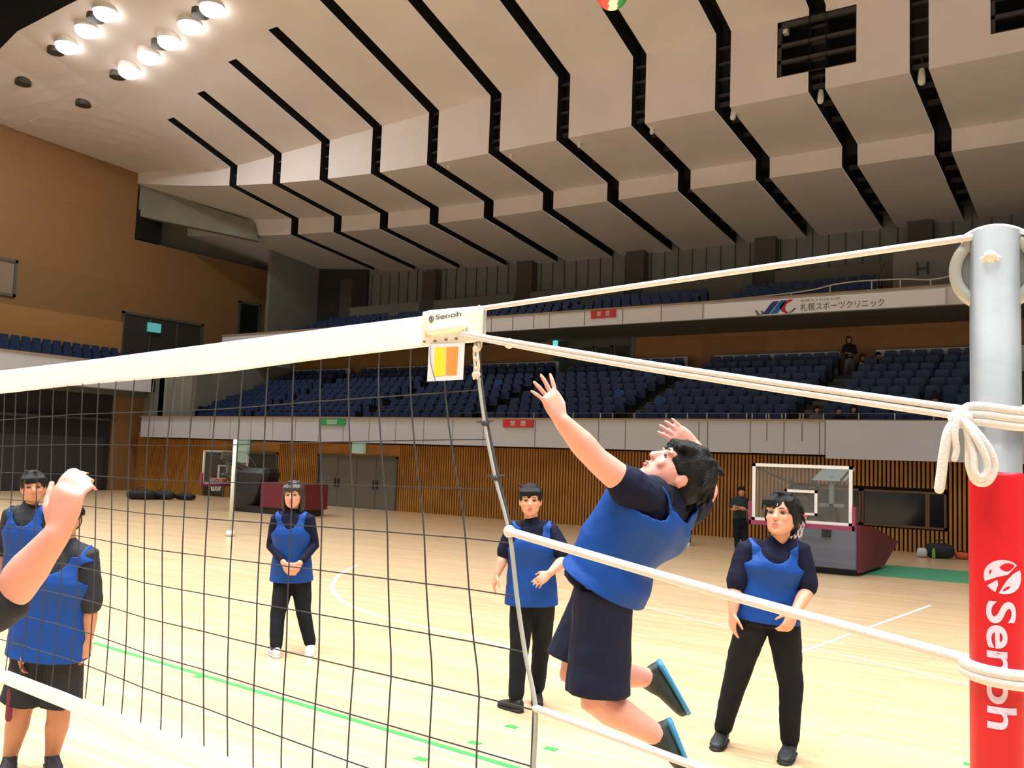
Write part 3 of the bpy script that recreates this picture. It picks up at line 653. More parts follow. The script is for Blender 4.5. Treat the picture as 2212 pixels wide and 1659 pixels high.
# ---- basketball stands
maroon = mat('pad_maroon', (112, 34, 44), .55); greypad = mat('pad_grey', (104, 110, 124), .5); orange = mat('rim_orange', (236, 92, 50), .45)
boardw = mat('board_white', (226, 222, 214), .45); boardg = mat('board_glass', (150, 150, 140), .06, alpha=.14); pinkpad = mat('pad_pink', (140, 56, 84), .5); armk = mat('arm_black', (36, 34, 34), .5)
netw = mat('hoop_net_white', (220, 216, 210), .7)
def bball(org, ang, lab, low, redpad, far=False):
    """board front centre-bottom at org; arm runs towards local +y"""
    M = Matrix.Translation(org) @ Matrix.Rotation(ang, 4, 'Z')
    t = thing('basketball_stand', lab, 'basketball hoop', (M @ Vector((0, 1.5, -low))))
    def ad(nm, bm, m, par=t, sm=False):
        bmesh.ops.transform(bm, matrix=M, verts=bm.verts); return link(nm, bm, m, par, sm)
    W, Hh = .91, 1.06
    bm = B(); box(bm, (-W+.03, .012, .03), (W-.03, .024, Hh-.03)); bd = ad('backboard', bm, boardg)
    bm = B()
    for a, b in (((-W, 0), (-W+.06, Hh)), ((W-.06, 0), (W, Hh)), ((-W, Hh-.06), (W, Hh)), ((-W, 0), (W, .05))): box(bm, (a[0], 0, a[1]), (b[0], .035, b[1]))
    ad('board_frame', bm, boardw, bd)
    bm = B()
    for a, b in (((-.30, .15), (-.25, .60)), ((.25, .15), (.30, .60)), ((-.30, .55), (.30, .60)), ((-.30, .15), (.30, .19))): box(bm, (a[0], -.004, a[1]), (b[0], .03, b[1]))
    ad('target_square', bm, boardw, bd)
    bm = B(); box(bm, (-W-.05, -.03, -.08), (W+.05, .07, 0)); box(bm, (-W-.06, -.03, -.08), (-W-.005, .07, .34)); box(bm, (W+.005, -.03, -.08), (W+.06, .07, .34)); ad('edge_pad', bm, pinkpad, bd)
    bm = B(); n = 24; R = .225
    ringp = [(R*math.cos(2*math.pi*i/n), -.17-R+R*math.sin(2*math.pi*i/n), .15) for i in range(n+1)]
    tube(bm, ringp, .012, 8, False); box(bm, (-.08, -.18, .09), (.08, .0, .17)); h = ad('hoop', bm, orange)
    bm = B()
    for i in range(12):
        for s in (1, -1):
            pts = []
            for j in range(5):
                a = 2*math.pi*i/12+s*j*.26; rr = R*(1-.11*j); pts.append((rr*math.cos(a), -.17-R+rr*math.sin(a), .15-.1*j))
            tube(bm, pts, .006, 5, False)
    ad('hoop_net', bm, netw, h)
    # arms, mast, top plate
    bm = B(); tube(bm, [(-.2, .06, .75), (-.2, 1.5, .35), (-.15, 2.3, -.35)], .045, 8); tube(bm, [(.2, .06, .75), (.2, 1.5, .35), (.15, 2.3, -.35)], .045, 8)
    tube(bm, [(-.2, .06, .3), (-.15, 2.1, -.45)], .04, 8); tube(bm, [(.2, .06, .3), (.15, 2.1, -.45)], .04, 8); tube(bm, [(-.85, .05, .98), (-.2, 1.2, .55)], .02, 6); tube(bm, [(.85, .05, .98), (.2, 1.2, .55)], .02, 6)
    ad('arm', bm, armk)
    bm = B(); box(bm, (.18, .55, .30), (.62, .62, .36)); box(bm, (.36, .55, .3), (.44, .62, .86)); prism(bm, [(.06, .50, .78), (.66, .50, .78), (.78, .70, 1.0), (.20, .70, 1.0)], (0, .05, .03)); ad('shot_clock', bm, mat('clock_grey', (110, 120, 114), .5) if 'clock_grey' not in MATS else MATS['clock_grey'])
    # base
    z0 = -low
    if far:
        bm = B(); loft(bm, [((0, 1.2, z0+.1), (.5, 0, 0), (0, .5, 0)), ((0, 1.3, z0+.6), (.55, 0, 0), (0, .75, 0)), ((0, 1.5, z0+1.2), (.5, 0, 0), (0, .7, 0)), ((0, 1.7, z0+1.35), (.35, 0, 0), (0, .45, 0))], 14, 3); ad('base_cover', bm, armk)
        bm = B(); box(bm, (-.5, 2.2, z0+.2), (.5, 4.0, z0+.95)); ad('rear_pad', bm, redpad)
        bm = B(); box(bm, (-.45, .8, z0), (.45, 3.9, z0+.2)); ad('base', bm, armk); return
    bm = B(); box(bm, (-.2, .55, z0+.12), (.84, .65, .0)); ad('front_pad', bm, redpad)
    bm = B(); box(bm, (.24, .52, -.26), (.40, .56, -.02)); ad('pad_clasp', bm, armk)
    bm = B(); prism(bm, [(.84, .65, z0+.06), (.84, 2.6, z0+.06), (.84, 3.9, z0+.46), (.84, 1.8, -.1), (.84, .65, -.0)], (.06, 0, 0)); prism(bm, [(-.26, .65, z0+.06), (-.26, 2.6, z0+.06), (-.26, 3.9, z0+.46), (-.26, 1.8, -.1), (-.26, .65, -.0)], (.06, 0, 0)); ad('side_pad', bm, maroon)
    bm = B(); box(bm, (-.2, .65, z0+.08), (.84, 2.6, -.35)); box(bm, (-.15, .7, z0), (.8, 2.6, z0+.12)); ad('base', bm, armk)
bball(Vector((-5.08, 17.0, .93)), 0, 'portable basketball hoop with grey and maroon padded base beside the standing man', .93, greypad)
q = at(485, 1045, 29.5)
bball(q, math.radians(-88), 'far basketball hoop with red padding, blurred behind the net on the left', q.z, maroon, True)

# far volleyball post
q = fl(497, 1158); t = thing('volleyball_post', 'thin pale volleyball post standing on the floor far behind the net', 'post', q)
bm = B(); tube(bm, [q, q+Vector((0, 0, 2.12))], .05, 12, False); link('pole', bm, mat('post_mint', (196, 204, 190), .5), t, True)
bm = B(); tube(bm, [q+Vector((0, 0, .01)), q+Vector((0, 0, .12))], [.12, .07], 14, False); link('foot_collar', bm, boardw, t, True)

# bags along the walls
def bag(p, L, Wd, Hh, m, lab, ang=0.3, name='sports_bag', cat='bag', strap=True):
    t = thing(name, lab, cat, p); ca, sa = math.cos(ang), math.sin(ang); ax = Vector((ca, sa, 0)); ay = Vector((-sa, ca, 0))
    bm = B(); c = p+Vector((0, 0, Hh*.5)); loft(bm, [(c+ax*L*f, ay*Wd*.5*k, Vector((0, 0, Hh*.5*k))) for f, k in ((-.5, .3), (-.46, .75), (-.3, .97), (0, 1), (.3, .94), (.46, .7), (.5, .3))], 14, 2.6)
    link('body', bm, m, t, True)
    if strap:
        bm = B(); tube(bm, smooth_pts([c+ax*L*-.25+Vector((0, 0, Hh*.4)), c+Vector((0, 0, Hh*.75)), c+ax*L*.25+Vector((0, 0, Hh*.4))], 5), .015, 6); link('handle', bm, armk, t)
bagk = mat('bag_black', (24, 23, 22), .7)
bag(fl(305, 1079), 1.0, .4, .34, bagk, 'leftmost black sports bag against the far wooden wall', .8)
bag(fl(350, 1079), .95, .4, .30, bagk, 'middle black sports bag of the dark row by the far wall', .5)
bag(fl(400, 1080), .8, .4, .24, bagk, 'rightmost black bag of the dark row by the far wall', .2)
bag(fl(2030, 1206), .62, .34, .34, bagk, 'black bag on the floor against the slatted wall by the post', .1)
bag(fl(2078, 1208), .30, .2, .16, mat('bag_orange', (206, 84, 44), .6), 'small orange bag beside the black bag by the slatted wall', .1)
bag(fl(1992, 1204), .22, .2, .22, mat('bag_white', (196, 196, 190), .6), 'small whitish bag left of the black bag by the slatted wall', .1, strap=False)
q = fl(2017, 1207); bm = B(); tube(bm, [q+Vector((0, 0, .04)), q+Vector((0, 0, .17)), q+Vector((0, 0, .23))], [.035, .035, .014], 10); solo('drink_bottle', bm, mat('bottle_green', (120, 170, 90), .3), 'small green bottle between the white and black bags', 'bottle', q)

# ball
bc = at(1322, -14, 6.0); r = .105
t = thing('volleyball', 'red, white and green volleyball at the top edge of the picture', 'ball', bc)
def panel(k0, k1):
    bm = B(); bmesh.ops.create_icosphere(bm, subdivisions=4, radius=r if k0 < 1 else r*1.004, matrix=Matrix.Translation(bc)); return bm
bm = panel(0, 1)
for f in bm.faces:
    d = f.calc_center_median()-bc; u = d.dot(RT)/r; v = d.dot(UP)/r; w = math.sin(3.4*u+1.3*d.dot(FW)/r)
    f.material_index = 1 if u < -.25 else (2 if u > .30 else 0)
o = link('cover', bm, [mat('ball_white', (240, 232, 214), .4), mat('ball_red', (224, 76, 62), .4), mat('ball_green', (36, 140, 74), .4)], t, True)
# ================================================================== NET, ROPES, POST
E0 = at(1040, 700, 1.80); ND = Vector((-.9954, .0957, 0)); NN = Vector((.0957, .9954, 0))
def netp(x, y):
    d = ray(x, y); return EYE+d*((E0-EYE).dot(NN)/d.dot(NN))
def ns(P): return (P-E0).dot(ND)
def ev(tab, s):
    if s <= tab[0][0]: return tab[0][1]
    for (a, u), (b, v) in zip(tab, tab[1:]):
        if s <= b: return u+(v-u)*(s-a)/(b-a)
    (a, u), (b, v) = tab[-2:]; return v+(v-u)*(s-b)/(b-a)*.35
def tabl(pts): return sorted((ns(netp(*p)), netp(*p).z) for p in pts)
TOPU = tabl([(1040, 665), (915, 683), (774, 700), (600, 724), (400, 750), (190, 778), (0, 801)])
TOPL = tabl([(1040, 735), (915, 750), (700, 775), (475, 806), (165, 832), (0, 851)])
BOTU = tabl([(1155, 1905), (435, 1612), (300, 1565), (164, 1504), (0, 1442)])
BOTL = tabl([(1155, 1955), (435, 1662), (300, 1607), (164, 1541), (0, 1474)])
vinyl = mat('net_vinyl_white', (250, 250, 252), .45, bump=.15, bscale=40); cordk = mat('net_cord_black', (56, 54, 56), .7)
ropew = mat('rope_cream', (220, 216, 208), .75, bump=.22, bscale=300); ropeg = mat('rope_grey', (168, 170, 160), .7); creamk = mat('lacing_cream', (230, 214, 168), .6)
net = thing('volleyball_net', 'black volleyball net with white top and bottom bands hanging in front of the players', 'net', (E0.x, E0.y, 0))
def NP(s, z, off=0.0): p = E0+ND*s+NN*off; return Vector((p.x, p.y, z))
def ribbon(nm, U, L, s0, s1, n, m, th=.006, par=net, bulge=0.0):
    bm = B(); rings = []
    for i in range(n+1):
        s = s0+(s1-s0)*i/n; u, l = ev(U, s), ev(L, s); c = NP(s, (u+l)/2)
        rings.append((c, Vector((0, 0, (u-l)/2)), NN*(th/2+bulge)))
    loft(bm, rings, 14, 5); return link(nm, bm, m, par, True)
ribbon('top_band', TOPU, TOPL, .11, 6.5, 44, vinyl)
ribbon('bottom_band', BOTU, BOTL, -.05, 6.5, 44, vinyl)
# mesh of cords
RE = [netp(*p) for p in ((1037, 742), (1035, 820), (1048, 915), (1071, 1033), (1100, 1148), (1118, 1300), (1136, 1420), (1157, 1530), (1153, 1660), (1152, 1800), (1155, 1925))]
zt_, zb_ = RE[0].z, RE[-1].z
RTAB = sorted(((zt_-p.z)/(zt_-zb_), ns(p)) for p in RE)
def grid(s, v):
    ss = s+ev(RTAB, v)*math.exp(-s/.55); zt2 = ev(TOPL, max(ss, 0)); zb2 = ev(BOTU, ss)
    w = .010*math.sin(7*s+2*v)*math.sin(math.pi*v)
    return NP(ss+w, zt2+(zb2-zt2)*v, .012*math.sin(3*s+4*v))
bm = B()
for k in range(0, 62):
    tube(bm, [grid(.1*k, j/20) for j in range(21)], .0017, 4, False)
for r_ in range(1, 10):
    tube(bm, [grid(.1*k, r_/10) for k in range(0, 62)], .0016, 4, False)
for k in range(1, 30):
    for r_ in range(1, 10): ell(bm, grid(.1*k, r_/10), (.0026, 0, 0), (0, .0026, 0), (0, 0, .0026), 6, 4)
link('net_mesh', bm, cordk, net)['kind'] = 'stuff'
bm = B(); tube(bm, smooth_pts([RE[i] for i in range(1, 11)], 5), .0042, 8); link('side_rope', bm, ropeg, net, True)
bm = B(); tube(bm, smooth_pts([p+Vector((.006, 0, 0)) for p in RE[1:5]], 5), .0018, 6)
for p in (RE[2], RE[3]): ell(bm, p, (.009, 0, 0), (0, .007, 0), (0, 0, .006)); tube(bm, [p+Vector((-.02, 0, .003)), p+Vector((.02, 0, .006))], .0018, 6)
link('side_cord', bm, cordk, net, True)
# reinforced end of the band with the lettering, rod loop, lacing
ENDU = tabl([(1046, 660), (930, 670), (917, 673)]); ENDL = tabl([(1046, 738), (917, 748)])
es = ns(netp(916, 690)); e0 = ns(netp(1046, 690))
ribbon('end_sleeve', ENDU, ENDL, e0, es, 10, mat('sleeve_ivory', (242, 238, 226), .5), .012)
bm = B(); pp = [netp(*p) for p in ((1034, 662), (1045, 672), (1046, 700), (1040, 735), (1036, 752), (1030, 735), (1029, 700), (1032, 672))]
tube(bm, smooth_pts(pp+[pp[0]], 4), .0035, 8, False); link('rod_loop', bm, ropeg, net, True)
bm = B(); a, b = netp(938, 716), netp(1008, 706); o_ = -NN*.012; tube(bm, [a+o_, b+o_], .0095, 10)
link('lacing_bar', bm, mat('lacing_white', (246, 242, 226), .5), net, True)
for (x0, y0, x1, y1) in ((934, 703, 931, 731), (1004, 698, 1012, 718)):
    bm = B(); a, b = netp(x0, y0)+o_, netp(x1, y1)+o_
    m_ = (a+b)/2; tube(bm, smooth_pts([a, m_+ND*.006, b, m_-ND*.003, a], 4), .0025, 7); link('lacing_cord', bm, creamk, net, True)
for i, (x, y) in enumerate(((922, 739), (945, 738), (969, 735), (991, 733), (1015, 731))):
    bm = B(); p = netp(x, y); tube(bm, [p-NN*.004, p-NN*.009], .0022, 8); link('eyelet', bm, mat('eyelet_grey', (96, 92, 92), .5) if i == 0 else MATS['eyelet_grey'], net)
# lettering on the sleeve
p0 = netp(946, 692)-NN*.0075; p1 = netp(1001, 684)-NN*.0075; xd = (p1-p0); zd = Vector((0, 0, 1))
inkm = mat('ink_grey', (92, 94, 102), .6)
text('lettering', 'Senoh', p0, xd, zd, .0105, inkm, net, width=xd.length, bold=.01)
bm = B(); pe = netp(937, 690)-NN*.0072; R_ = .0062; xr = xd.normalized()
pts = [pe+xr*(R_*math.cos(a))+zd*(R_*math.sin(a)) for a in [2*math.pi*i/20 for i in range(21)]]
tube(bm, pts, .0010, 5, False); tube(bm, smooth_pts([pe+xr*-.005+zd*.002, pe+xr*.001+zd*.0015, pe+zd*-.005], 4), .0011, 5); link('emblem', bm, inkm, net)
# hanging knotted cord at the corner
bm = B(); pk = [netp(*p)-NN*.006 for p in ((1034, 745), (1032, 765), (1034, 790), (1033, 805), (1032, 818))]
tube(bm, smooth_pts([q+ND*.004 for q in pk], 4), .0030, 7); tube(bm, smooth_pts([q-ND*.005 for q in pk], 4), .0030, 7)
for (x, y, r_) in ((1034, 754, .009), (1033, 776, .006), (1034, 797, .006), (1033, 810, .0095)):
    p = netp(x, y)-NN*.006; ell(bm, p, ND*r_, NN*r_*.8, Vector((0, 0, r_*.8)))
link('corner_cord', bm, mat('cord_cream', (214, 208, 190), .7), net, True)
# hanging tag
tg = thing('warning_tag', 'white tag with yellow and orange fields hanging under the net band end', 'tag', netp(970, 790))
of = -NN*.010
def tq(pts, m, nm, o2=0.0, th=.0012):
    bm = B(); prism(bm, [netp(*p)+of-NN*o2 for p in pts], NN*th); return link(nm, bm, m, tg)
tq([(934, 745), (1011, 742), (1007, 821), (930, 825)], mat('tag_white', (228, 228, 234), .4), 'tag_sheet')
tq([(947, 752), (970, 751), (969, 812), (944, 814)], mat('tag_yellow', (238, 224, 52), .4), 'yellow_field', .0008)
tq([(972, 751), (998, 750), (994, 811), (971, 812)], mat('tag_orange', (255, 152, 72), .4), 'orange_field', .0008)
bm = B(); tube(bm, smooth_pts([netp(939, 748)+of*1.3, netp(940, 785)+of*1.3, netp(950, 824)+of*1.3], 5), .0006, 5); link('tag_thread', bm, cordk, tg)

# ---- the post
PA = at(2151, 900, 1.22); PR = .0306; PX, PY = PA.x, PA.y
def pz(y, x=2151): 
    d = ray(x, y); t_ = ((PX-EYE.x)*FW.x+(PY-EYE.y)*FW.y)/(d.x*FW.x+d.y*FW.y); return (EYE+d*t_).z
def PP(ang, r, z): # ang 0 faces the eye
    fv = Vector((-PX, -PY, 0)).normalized(); sv = Vector((-fv.y, fv.x, 0)); return Vector((PX, PY, z))+fv*(r*math.cos(ang))+sv*(r*math.sin(ang))
fv = Vector((-PX, -PY, 0)).normalized(); sv = Vector((-fv.y, fv.x, 0))     # sv points to the right seen from the eye
if sv.dot(RT) < 0: sv = -sv
def PP(ang, r, z): return Vector((PX, PY, z))+fv*(r*math.cos(ang))+sv*(r*math.sin(ang))
post = thing('net_post', 'grey metal net post with a red padded sleeve at the right edge', 'post', (PX, PY, 0))
galv = mat('post_steel', (112, 112, 110), .6, .3, var=.12, scale=14, bump=.05, bscale=30)
ztop = pz(503)
bm = B(); tube(bm, [(PX, PY, 0), (PX, PY, ztop)], PR, 40, False); link('pole', bm, galv, post, True)
pc = Vector((PX, PY, pz(585)))
def wheel(bm, c, r0, r1, w, n=64, ridged=False):
    # ring about the axis fv
    rows = []
    for i in range(n):
        a = 2*math.pi*i/n; d = sv*math.cos(a)+Vector((0, 0, 1))*math.sin(a); rr = r1*(1+(.018 if ridged and i % 2 else 0))
        rows.append([bm.verts.new(c+d*q+fv*h) for q, h in ((r0, -w), (rr*.96, -w), (rr, -w*.6), (rr, w*.6), (rr*.96, w), (r0, w))])
    for i in range(n):
        a, b = rows[i], rows[(i+1) % n]
        for j in range(6): bm.faces.new((a[j], a[(j+1) % 6], b[(j+1) % 6], b[j]))
bm = B(); wheel(bm, pc, .040, .0555, .009); pw_ = link('pulley_wheel', bm, mat('pulley_grey', (176, 176, 164), .45, .3), post, True)
bm = B(); wheel(bm, pc, .004, .041, .004); link('pulley_disc', bm, mat('pulley_dark', (128, 130, 126), .5, .4), pw_)
bm = B(); wheel(bm, pc+Vector((0, 0, .001)), .050, .0565, .0105, 120, True)
bmesh.ops.delete(bm, geom=[v for v in bm.verts if v.co.z < pc.z+.040], context='VERTS'); link('ridged_rim', bm, mat('rim_bright', (206, 212, 220), .3, .7), pw_)
bz = pz(565, 2143); bp0 = PP(-.14, PR-.002, bz); bdir = (bp0-Vector((PX, PY, bz))).normalized()
bm = B(); tube(bm, [bp0, bp0+bdir*.010], [.0085, .0078], 16); side = sv
for s in (-1, 1): ell(bm, bp0+bdir*.006+side*s*.009-Vector((0, 0, .003)), side*.004, bdir*.005, Vector((0, 0, .0035)))
link('wing_bolt', bm, mat('bolt_ivory', (214, 212, 196), .45), post, True)
padm = mat('pad_red', (206, 8, 22), .42, var=.06, scale=5); zp = pz(1020)
bm = B(); tube(bm, [(PX, PY, .05), (PX, PY, zp-.006), (PX, PY, zp)], [PR+.0022, PR+.0022, PR+.0010], 48, False); pad = link('post_pad', bm, padm, post, True)
bm = B(); tube(bm, [(PX, PY, .0), (PX, PY, .05)], [PR+.02, PR+.008], 40, False); link('floor_collar', bm, MATS['post_steel'], post, True)
# lettering running down the pad, wrapped round it
def wrap_text(body, z0, z1, a0, a1, m):
    L = z0-z1; tmp = text('lettering', body, (0, 0, 0), (1, 0, 0), (0, 1, 0), 1.0, m, None, width=1.0, bold=.02)
    me = tmp.data
    bm_ = bmesh.new(); bm_.from_mesh(me); bmesh.ops.triangulate(bm_, faces=bm_.faces)
    for _ in range(2): bmesh.ops.subdivide_edges(bm_, edges=[e for e in bm_.edges if e.calc_length() > .08], cuts=1)
    for v in bm_.verts:
        p = PP(a0+(a1-a0)*v.co.y, PR+.0030, z0-L*v.co.x); v.co = p-Vector(pad['_w'])
    bm_.to_mesh(me); bm_.free(); tmp.parent = pad; tmp['_w'] = pad['_w']; return tmp
padw = mat('pad_print_white', (226, 208, 224), .5)
wrap_text('Senoh', pz(1292), pz(1562), -.38, .68, padw)
bm = B(); zc = pz(1240); ac = .24; Rr = .0215
def wp(u, v): return PP(ac+u/PR, PR+.0030, zc+v)
def wdisc(bm, poly):  # polygon fan in pad coordinates
    c = (sum(p[0] for p in poly)/len(poly), sum(p[1] for p in poly)/len(poly)); vc = bm.verts.new(wp(*c)); vs = [bm.verts.new(wp(*p)) for p in poly]
    for i in range(len(vs)): bm.faces.new((vc, vs[i], vs[(i+1) % len(vs)]))
ang = lambda d: math.radians(d)
def arc(a, b, r, n=14): return [(r*math.cos(ang(a+(b-a)*i/n)), r*math.sin(ang(a+(b-a)*i/n))) for i in range(n+1)]
wdisc(bm, arc(45, 200, Rr)+[(-.008, -.001), (.004, .003)])
wdisc(bm, arc(-105, 25, Rr)+[(.010, .004), (.003, -.004), (-.002, -.013)])
wdisc(bm, arc(215, 245, Rr, 5)+[(-.006, -.010), (-.007, -.004)])
em = link('emblem', bm, padw, pad)

# ---- ropes
pf = PP(-.9, PR+.006, pz(512))
rope1 = thing('tension_cable', 'taut cream cable running from the net top to the top of the post', 'rope', netp(1042, 668))
bm = B(); q1 = PP(-1.2, PR+.004, pz(513, 2100)); q1 = EYE+ray(2102, 512)*depth_of(PP(-1.1, PR, ztop)); tube(bm, [netp(1036, 667), q1], .0050, 10); link('cable', bm, ropew, rope1, True)
top = [PP(-1.1, PR, 0).lerp(PP(1.1, PR, 0), i/8) for i in range(9)]
bm = B(); pts = [q1]+[Vector((PX, PY, pc.z))+sv*(.0600*math.cos(a))+Vector((0, 0, .0600*math.sin(a))) for a in (2.25, 2.0, 1.8, 1.57, 1.3, 1.0, .7, .3)]
tube(bm, smooth_pts(pts, 4), .0040, 8); link('cable_over_wheel', bm, ropew, rope1, True)
dP = depth_of(PP(-.6, PR+.008, pz(900)))
def rp(x, y, d=0.0): return EYE+ray(x, y)*(dP+d)
rope2 = thing('tie_rope', 'double cream rope from the net band end, knotted in a bow at the post', 'rope', rp(2075, 900))
a0, b0 = netp(1008, 724)-NN*.012, rp(2085, 893)
bm = B(); off = Vector((0, 0, .0052)); sag = Vector((0, 0, -.004))
for s in (1, -1):
    tube(bm, smooth_pts([a0+off*s*.4, a0.lerp(b0, .33)+off*s*.8+sag, a0.lerp(b0, .66)+off*s*.9+sag, b0+off*s], 6), .0048, 9)
link('twin_strands', bm, ropew, rope2, True)
bm = B(); k = netp(1099, 741); kk = a0.lerp(b0, .085); kk = EYE+ray(1100, 742)*depth_of(kk); ell(bm, kk, ND*.011, NN*.008, Vector((0, 0, .010))); link('small_knot', bm, ropew, rope2, True)
bm = B()
for dz, r_ in ((.010, .0062), (0, .0062), (-.010, .0058)):
    zz = pz(902)+dz; tube(bm, [PP(a, PR+.0065, zz-.003*math.sin(a*2)) for a in [(-1.9+3.9*i/14) for i in range(15)]], r_, 9)
link('wrap_turns', bm, ropew, rope2, True)
bm = B(); ell(bm, rp(2074, 903, -.006), RT*.016, UP*.012, FW*.010); ell(bm, rp(2064, 908, -.010), RT*.009, UP*.013, FW*.008); link('bow_knot', bm, ropew, rope2, True)
def strand(pts, r_, nm): bm = B(); tube(bm, smooth_pts(pts, 6), r_, 10); link(nm, bm, ropew, rope2, True)
strand([rp(2070, 905, -.01), rp(2050, 930, -.012), rp(2040, 975, -.013), rp(2034, 1020, -.013), rp(2029, 1056, -.013)], .0064, 'long_tail')
strand([rp(2066, 905, -.015), rp(2062, 940, -.018), rp(2066, 970, -.018), rp(2062, 990, -.018)], .0044, 'short_tail')
strand([rp(2074, 905, -.01), rp(2105, 930, -.02), rp(2138, 975, -.024), rp(2147, 1012, -.024), rp(2132, 1040, -.024), rp(2108, 1038, -.022), rp(2095, 1005, -.02), rp(2094, 960, -.016), rp(2090, 920, -.012)], .0056, 'bow_loop')
strand([rp(2080, 908, -.014), rp(2108, 945, -.03), rp(2128, 985, -.034), rp(2132, 1015, -.034), rp(2120, 1032, -.034), rp(2106, 1018, -.032), rp(2102, 975, -.026), rp(2084, 915, -.014)], .0046, 'bow_loop')
rope3 = thing('tie_rope', 'white rope from the middle of the net side to the red padded post', 'rope', rp(2100, 1430))
a0 = RE[4]; b0 = rp(2098, 1428, .01)
bm = B(); tube(bm, smooth_pts([a0, a0.lerp(b0, .5)+Vector((0, 0, -.003)), b0], 8), [.0078]*17, 10); link('strand', bm, ropew, rope3, True)
bm = B(); ell(bm, a0, ND*.012, NN*.010, Vector((0, 0, .012))); link('knot', bm, ropew, rope3, True)
bm = B()
for i, (y0, y1) in enumerate(((1432, 1452), (1448, 1472))):
    z0_, z1_ = pz(y0, 2100), pz(y1, 2205); tube(bm, [PP(-1.7+3.4*j/14, PR+.0085, z0_+(z1_-z0_)*j/14) for j in range(15)], .0078, 10)
link('wrap_turns', bm, ropew, rope3, True)
rope4 = thing('tie_rope', 'lowest white rope crossing the jumping player\'s shins from the net side', 'rope', RE[7])
a0 = RE[7]; b0 = rp(2100, 1872, .01)
bm = B(); tube(bm, [a0, a0.lerp(b0, .5), b0], .0068, 10); tube(bm, [PP(-1.7+3.4*j/14, PR+.0085, b0.z) for j in range(15)], .0068, 10); link('strand', bm, ropew, rope4, True)
# ================================================================== PEOPLE
skin_m = mat('skin_light', (210, 150, 120), .5, var=.05, scale=9); skin_p = mat('skin_pink', (218, 154, 134), .5, var=.05, scale=9); skin_t = mat('skin_tan', (190, 130, 96), .5, var=.05, scale=9)
for m_ in (skin_m, skin_p, skin_t): m_.node_tree.nodes['Principled BSDF'].inputs['Subsurface Weight'].default_value = .08
hair_m = mat('hair_black', (12, 11, 12), .62, spec=.25, var=.4, scale=60, bump=.35, bscale=160); hair_b = mat('hair_brown', (40, 28, 24), .45, var=.3, scale=40, bump=.5, bscale=90)
navy_m = mat('shirt_navy', (13, 15, 38), .8, bump=.25, bscale=22, spec=.2); bib_m = mat('bib_blue', (0, 62, 138), .62, bump=.3, bscale=14, spec=.3)
blackp = mat('trousers_black', (20, 21, 27), .8, bump=.25, bscale=16, spec=.2); navyp = mat('shorts_navy', (15, 20, 42), .75, bump=.25, bscale=16, spec=.25)
shoek = mat('shoe_black', (22, 24, 26), .6); shoeb = mat('sole_blue', (48, 128, 168), .5); shoew = mat('shoe_white', (216, 214, 222), .5); shoeg = mat('shoe_dark_green', (34, 42, 34), .6, var=.4, scale=20); sockm = mat('shoe_teal', (50, 110, 118), .6)
eye_m = mat('eye_dark', (24, 18, 18), .3); lip_m = mat('lip_rose', (190, 108, 100), .5); greenshirt = mat('shirt_dark_teal', (18, 44, 44), .8); greyp = mat('trousers_grey', (116, 116, 118), .8); coatk = mat('coat_black', (16, 15, 16), .85); creams = mat('scarf_cream', (206, 190, 150), .8)

def cv(t): return (RT*t[0]+UP*t[1]+FW*t[2]).normalized()
HS = [(0.0, .11, .36, .04, 0), (.05, .19, .42, -.02, 0), (.12, .25, .43, -.12, 0), (.20, .285, .425, -.22, 0), (.28, .305, .425, -.30, 0), (.36, .32, .415, -.36, 0), (.44, .335, .40, -.42, 0), (.51, .34, .375, -.46, 0), (.58, .345, .40, -.48, 0),
      (.68, .35, .40, -.49, 0), (.78, .335, .37, -.47, 0), (.87, .29, .30, -.41, 0), (.94, .21, .20, -.31, 0), (.985, .11, .08, -.18, 0)]
def head_geo(bm, O, R, F, U, H):
    rings = []
    for z, w, f, b, _ in HS: rings.append((O+U*(z*H)+F*((f+b)/2*H), R*(w*H), F*((f-b)/2*H)))
    loft(bm, rings, 22, 2.25)
    L = lambda x, y, z: O+R*(x*H)+F*(y*H)+U*(z*H)
    loft(bm, [(L(0, .37, .56), R*.035*H, F*.05*H), (L(0, .42, .48), R*.045*H, F*.06*H), (L(0, .465, .40), R*.062*H, F*.072*H), (L(0, .47, .355), R*.080*H, F*.060*H), (L(0, .42, .325), R*.05*H, F*.03*H)], 12)
    for s in (-1, 1):
        ell(bm, L(s*.352, -.03, .43), R*.035*H, F*.085*H, U*.135*H, 12, 8)
        ell(bm, L(s*.16, .345, .39), R*.11*H, F*.06*H, U*.10*H)
        ell(bm, L(s*.14, .365, .60), R*.14*H, F*.045*H, U*.04*H)
    ell(bm, L(0, .425, .245), R*.105*H, F*.045*H, U*.035*H); ell(bm, L(0, .415, .195), R*.09*H, F*.05*H, U*.035*H); ell(bm, L(0, .39, .07), R*.11*H, F*.06*H, U*.07*H)
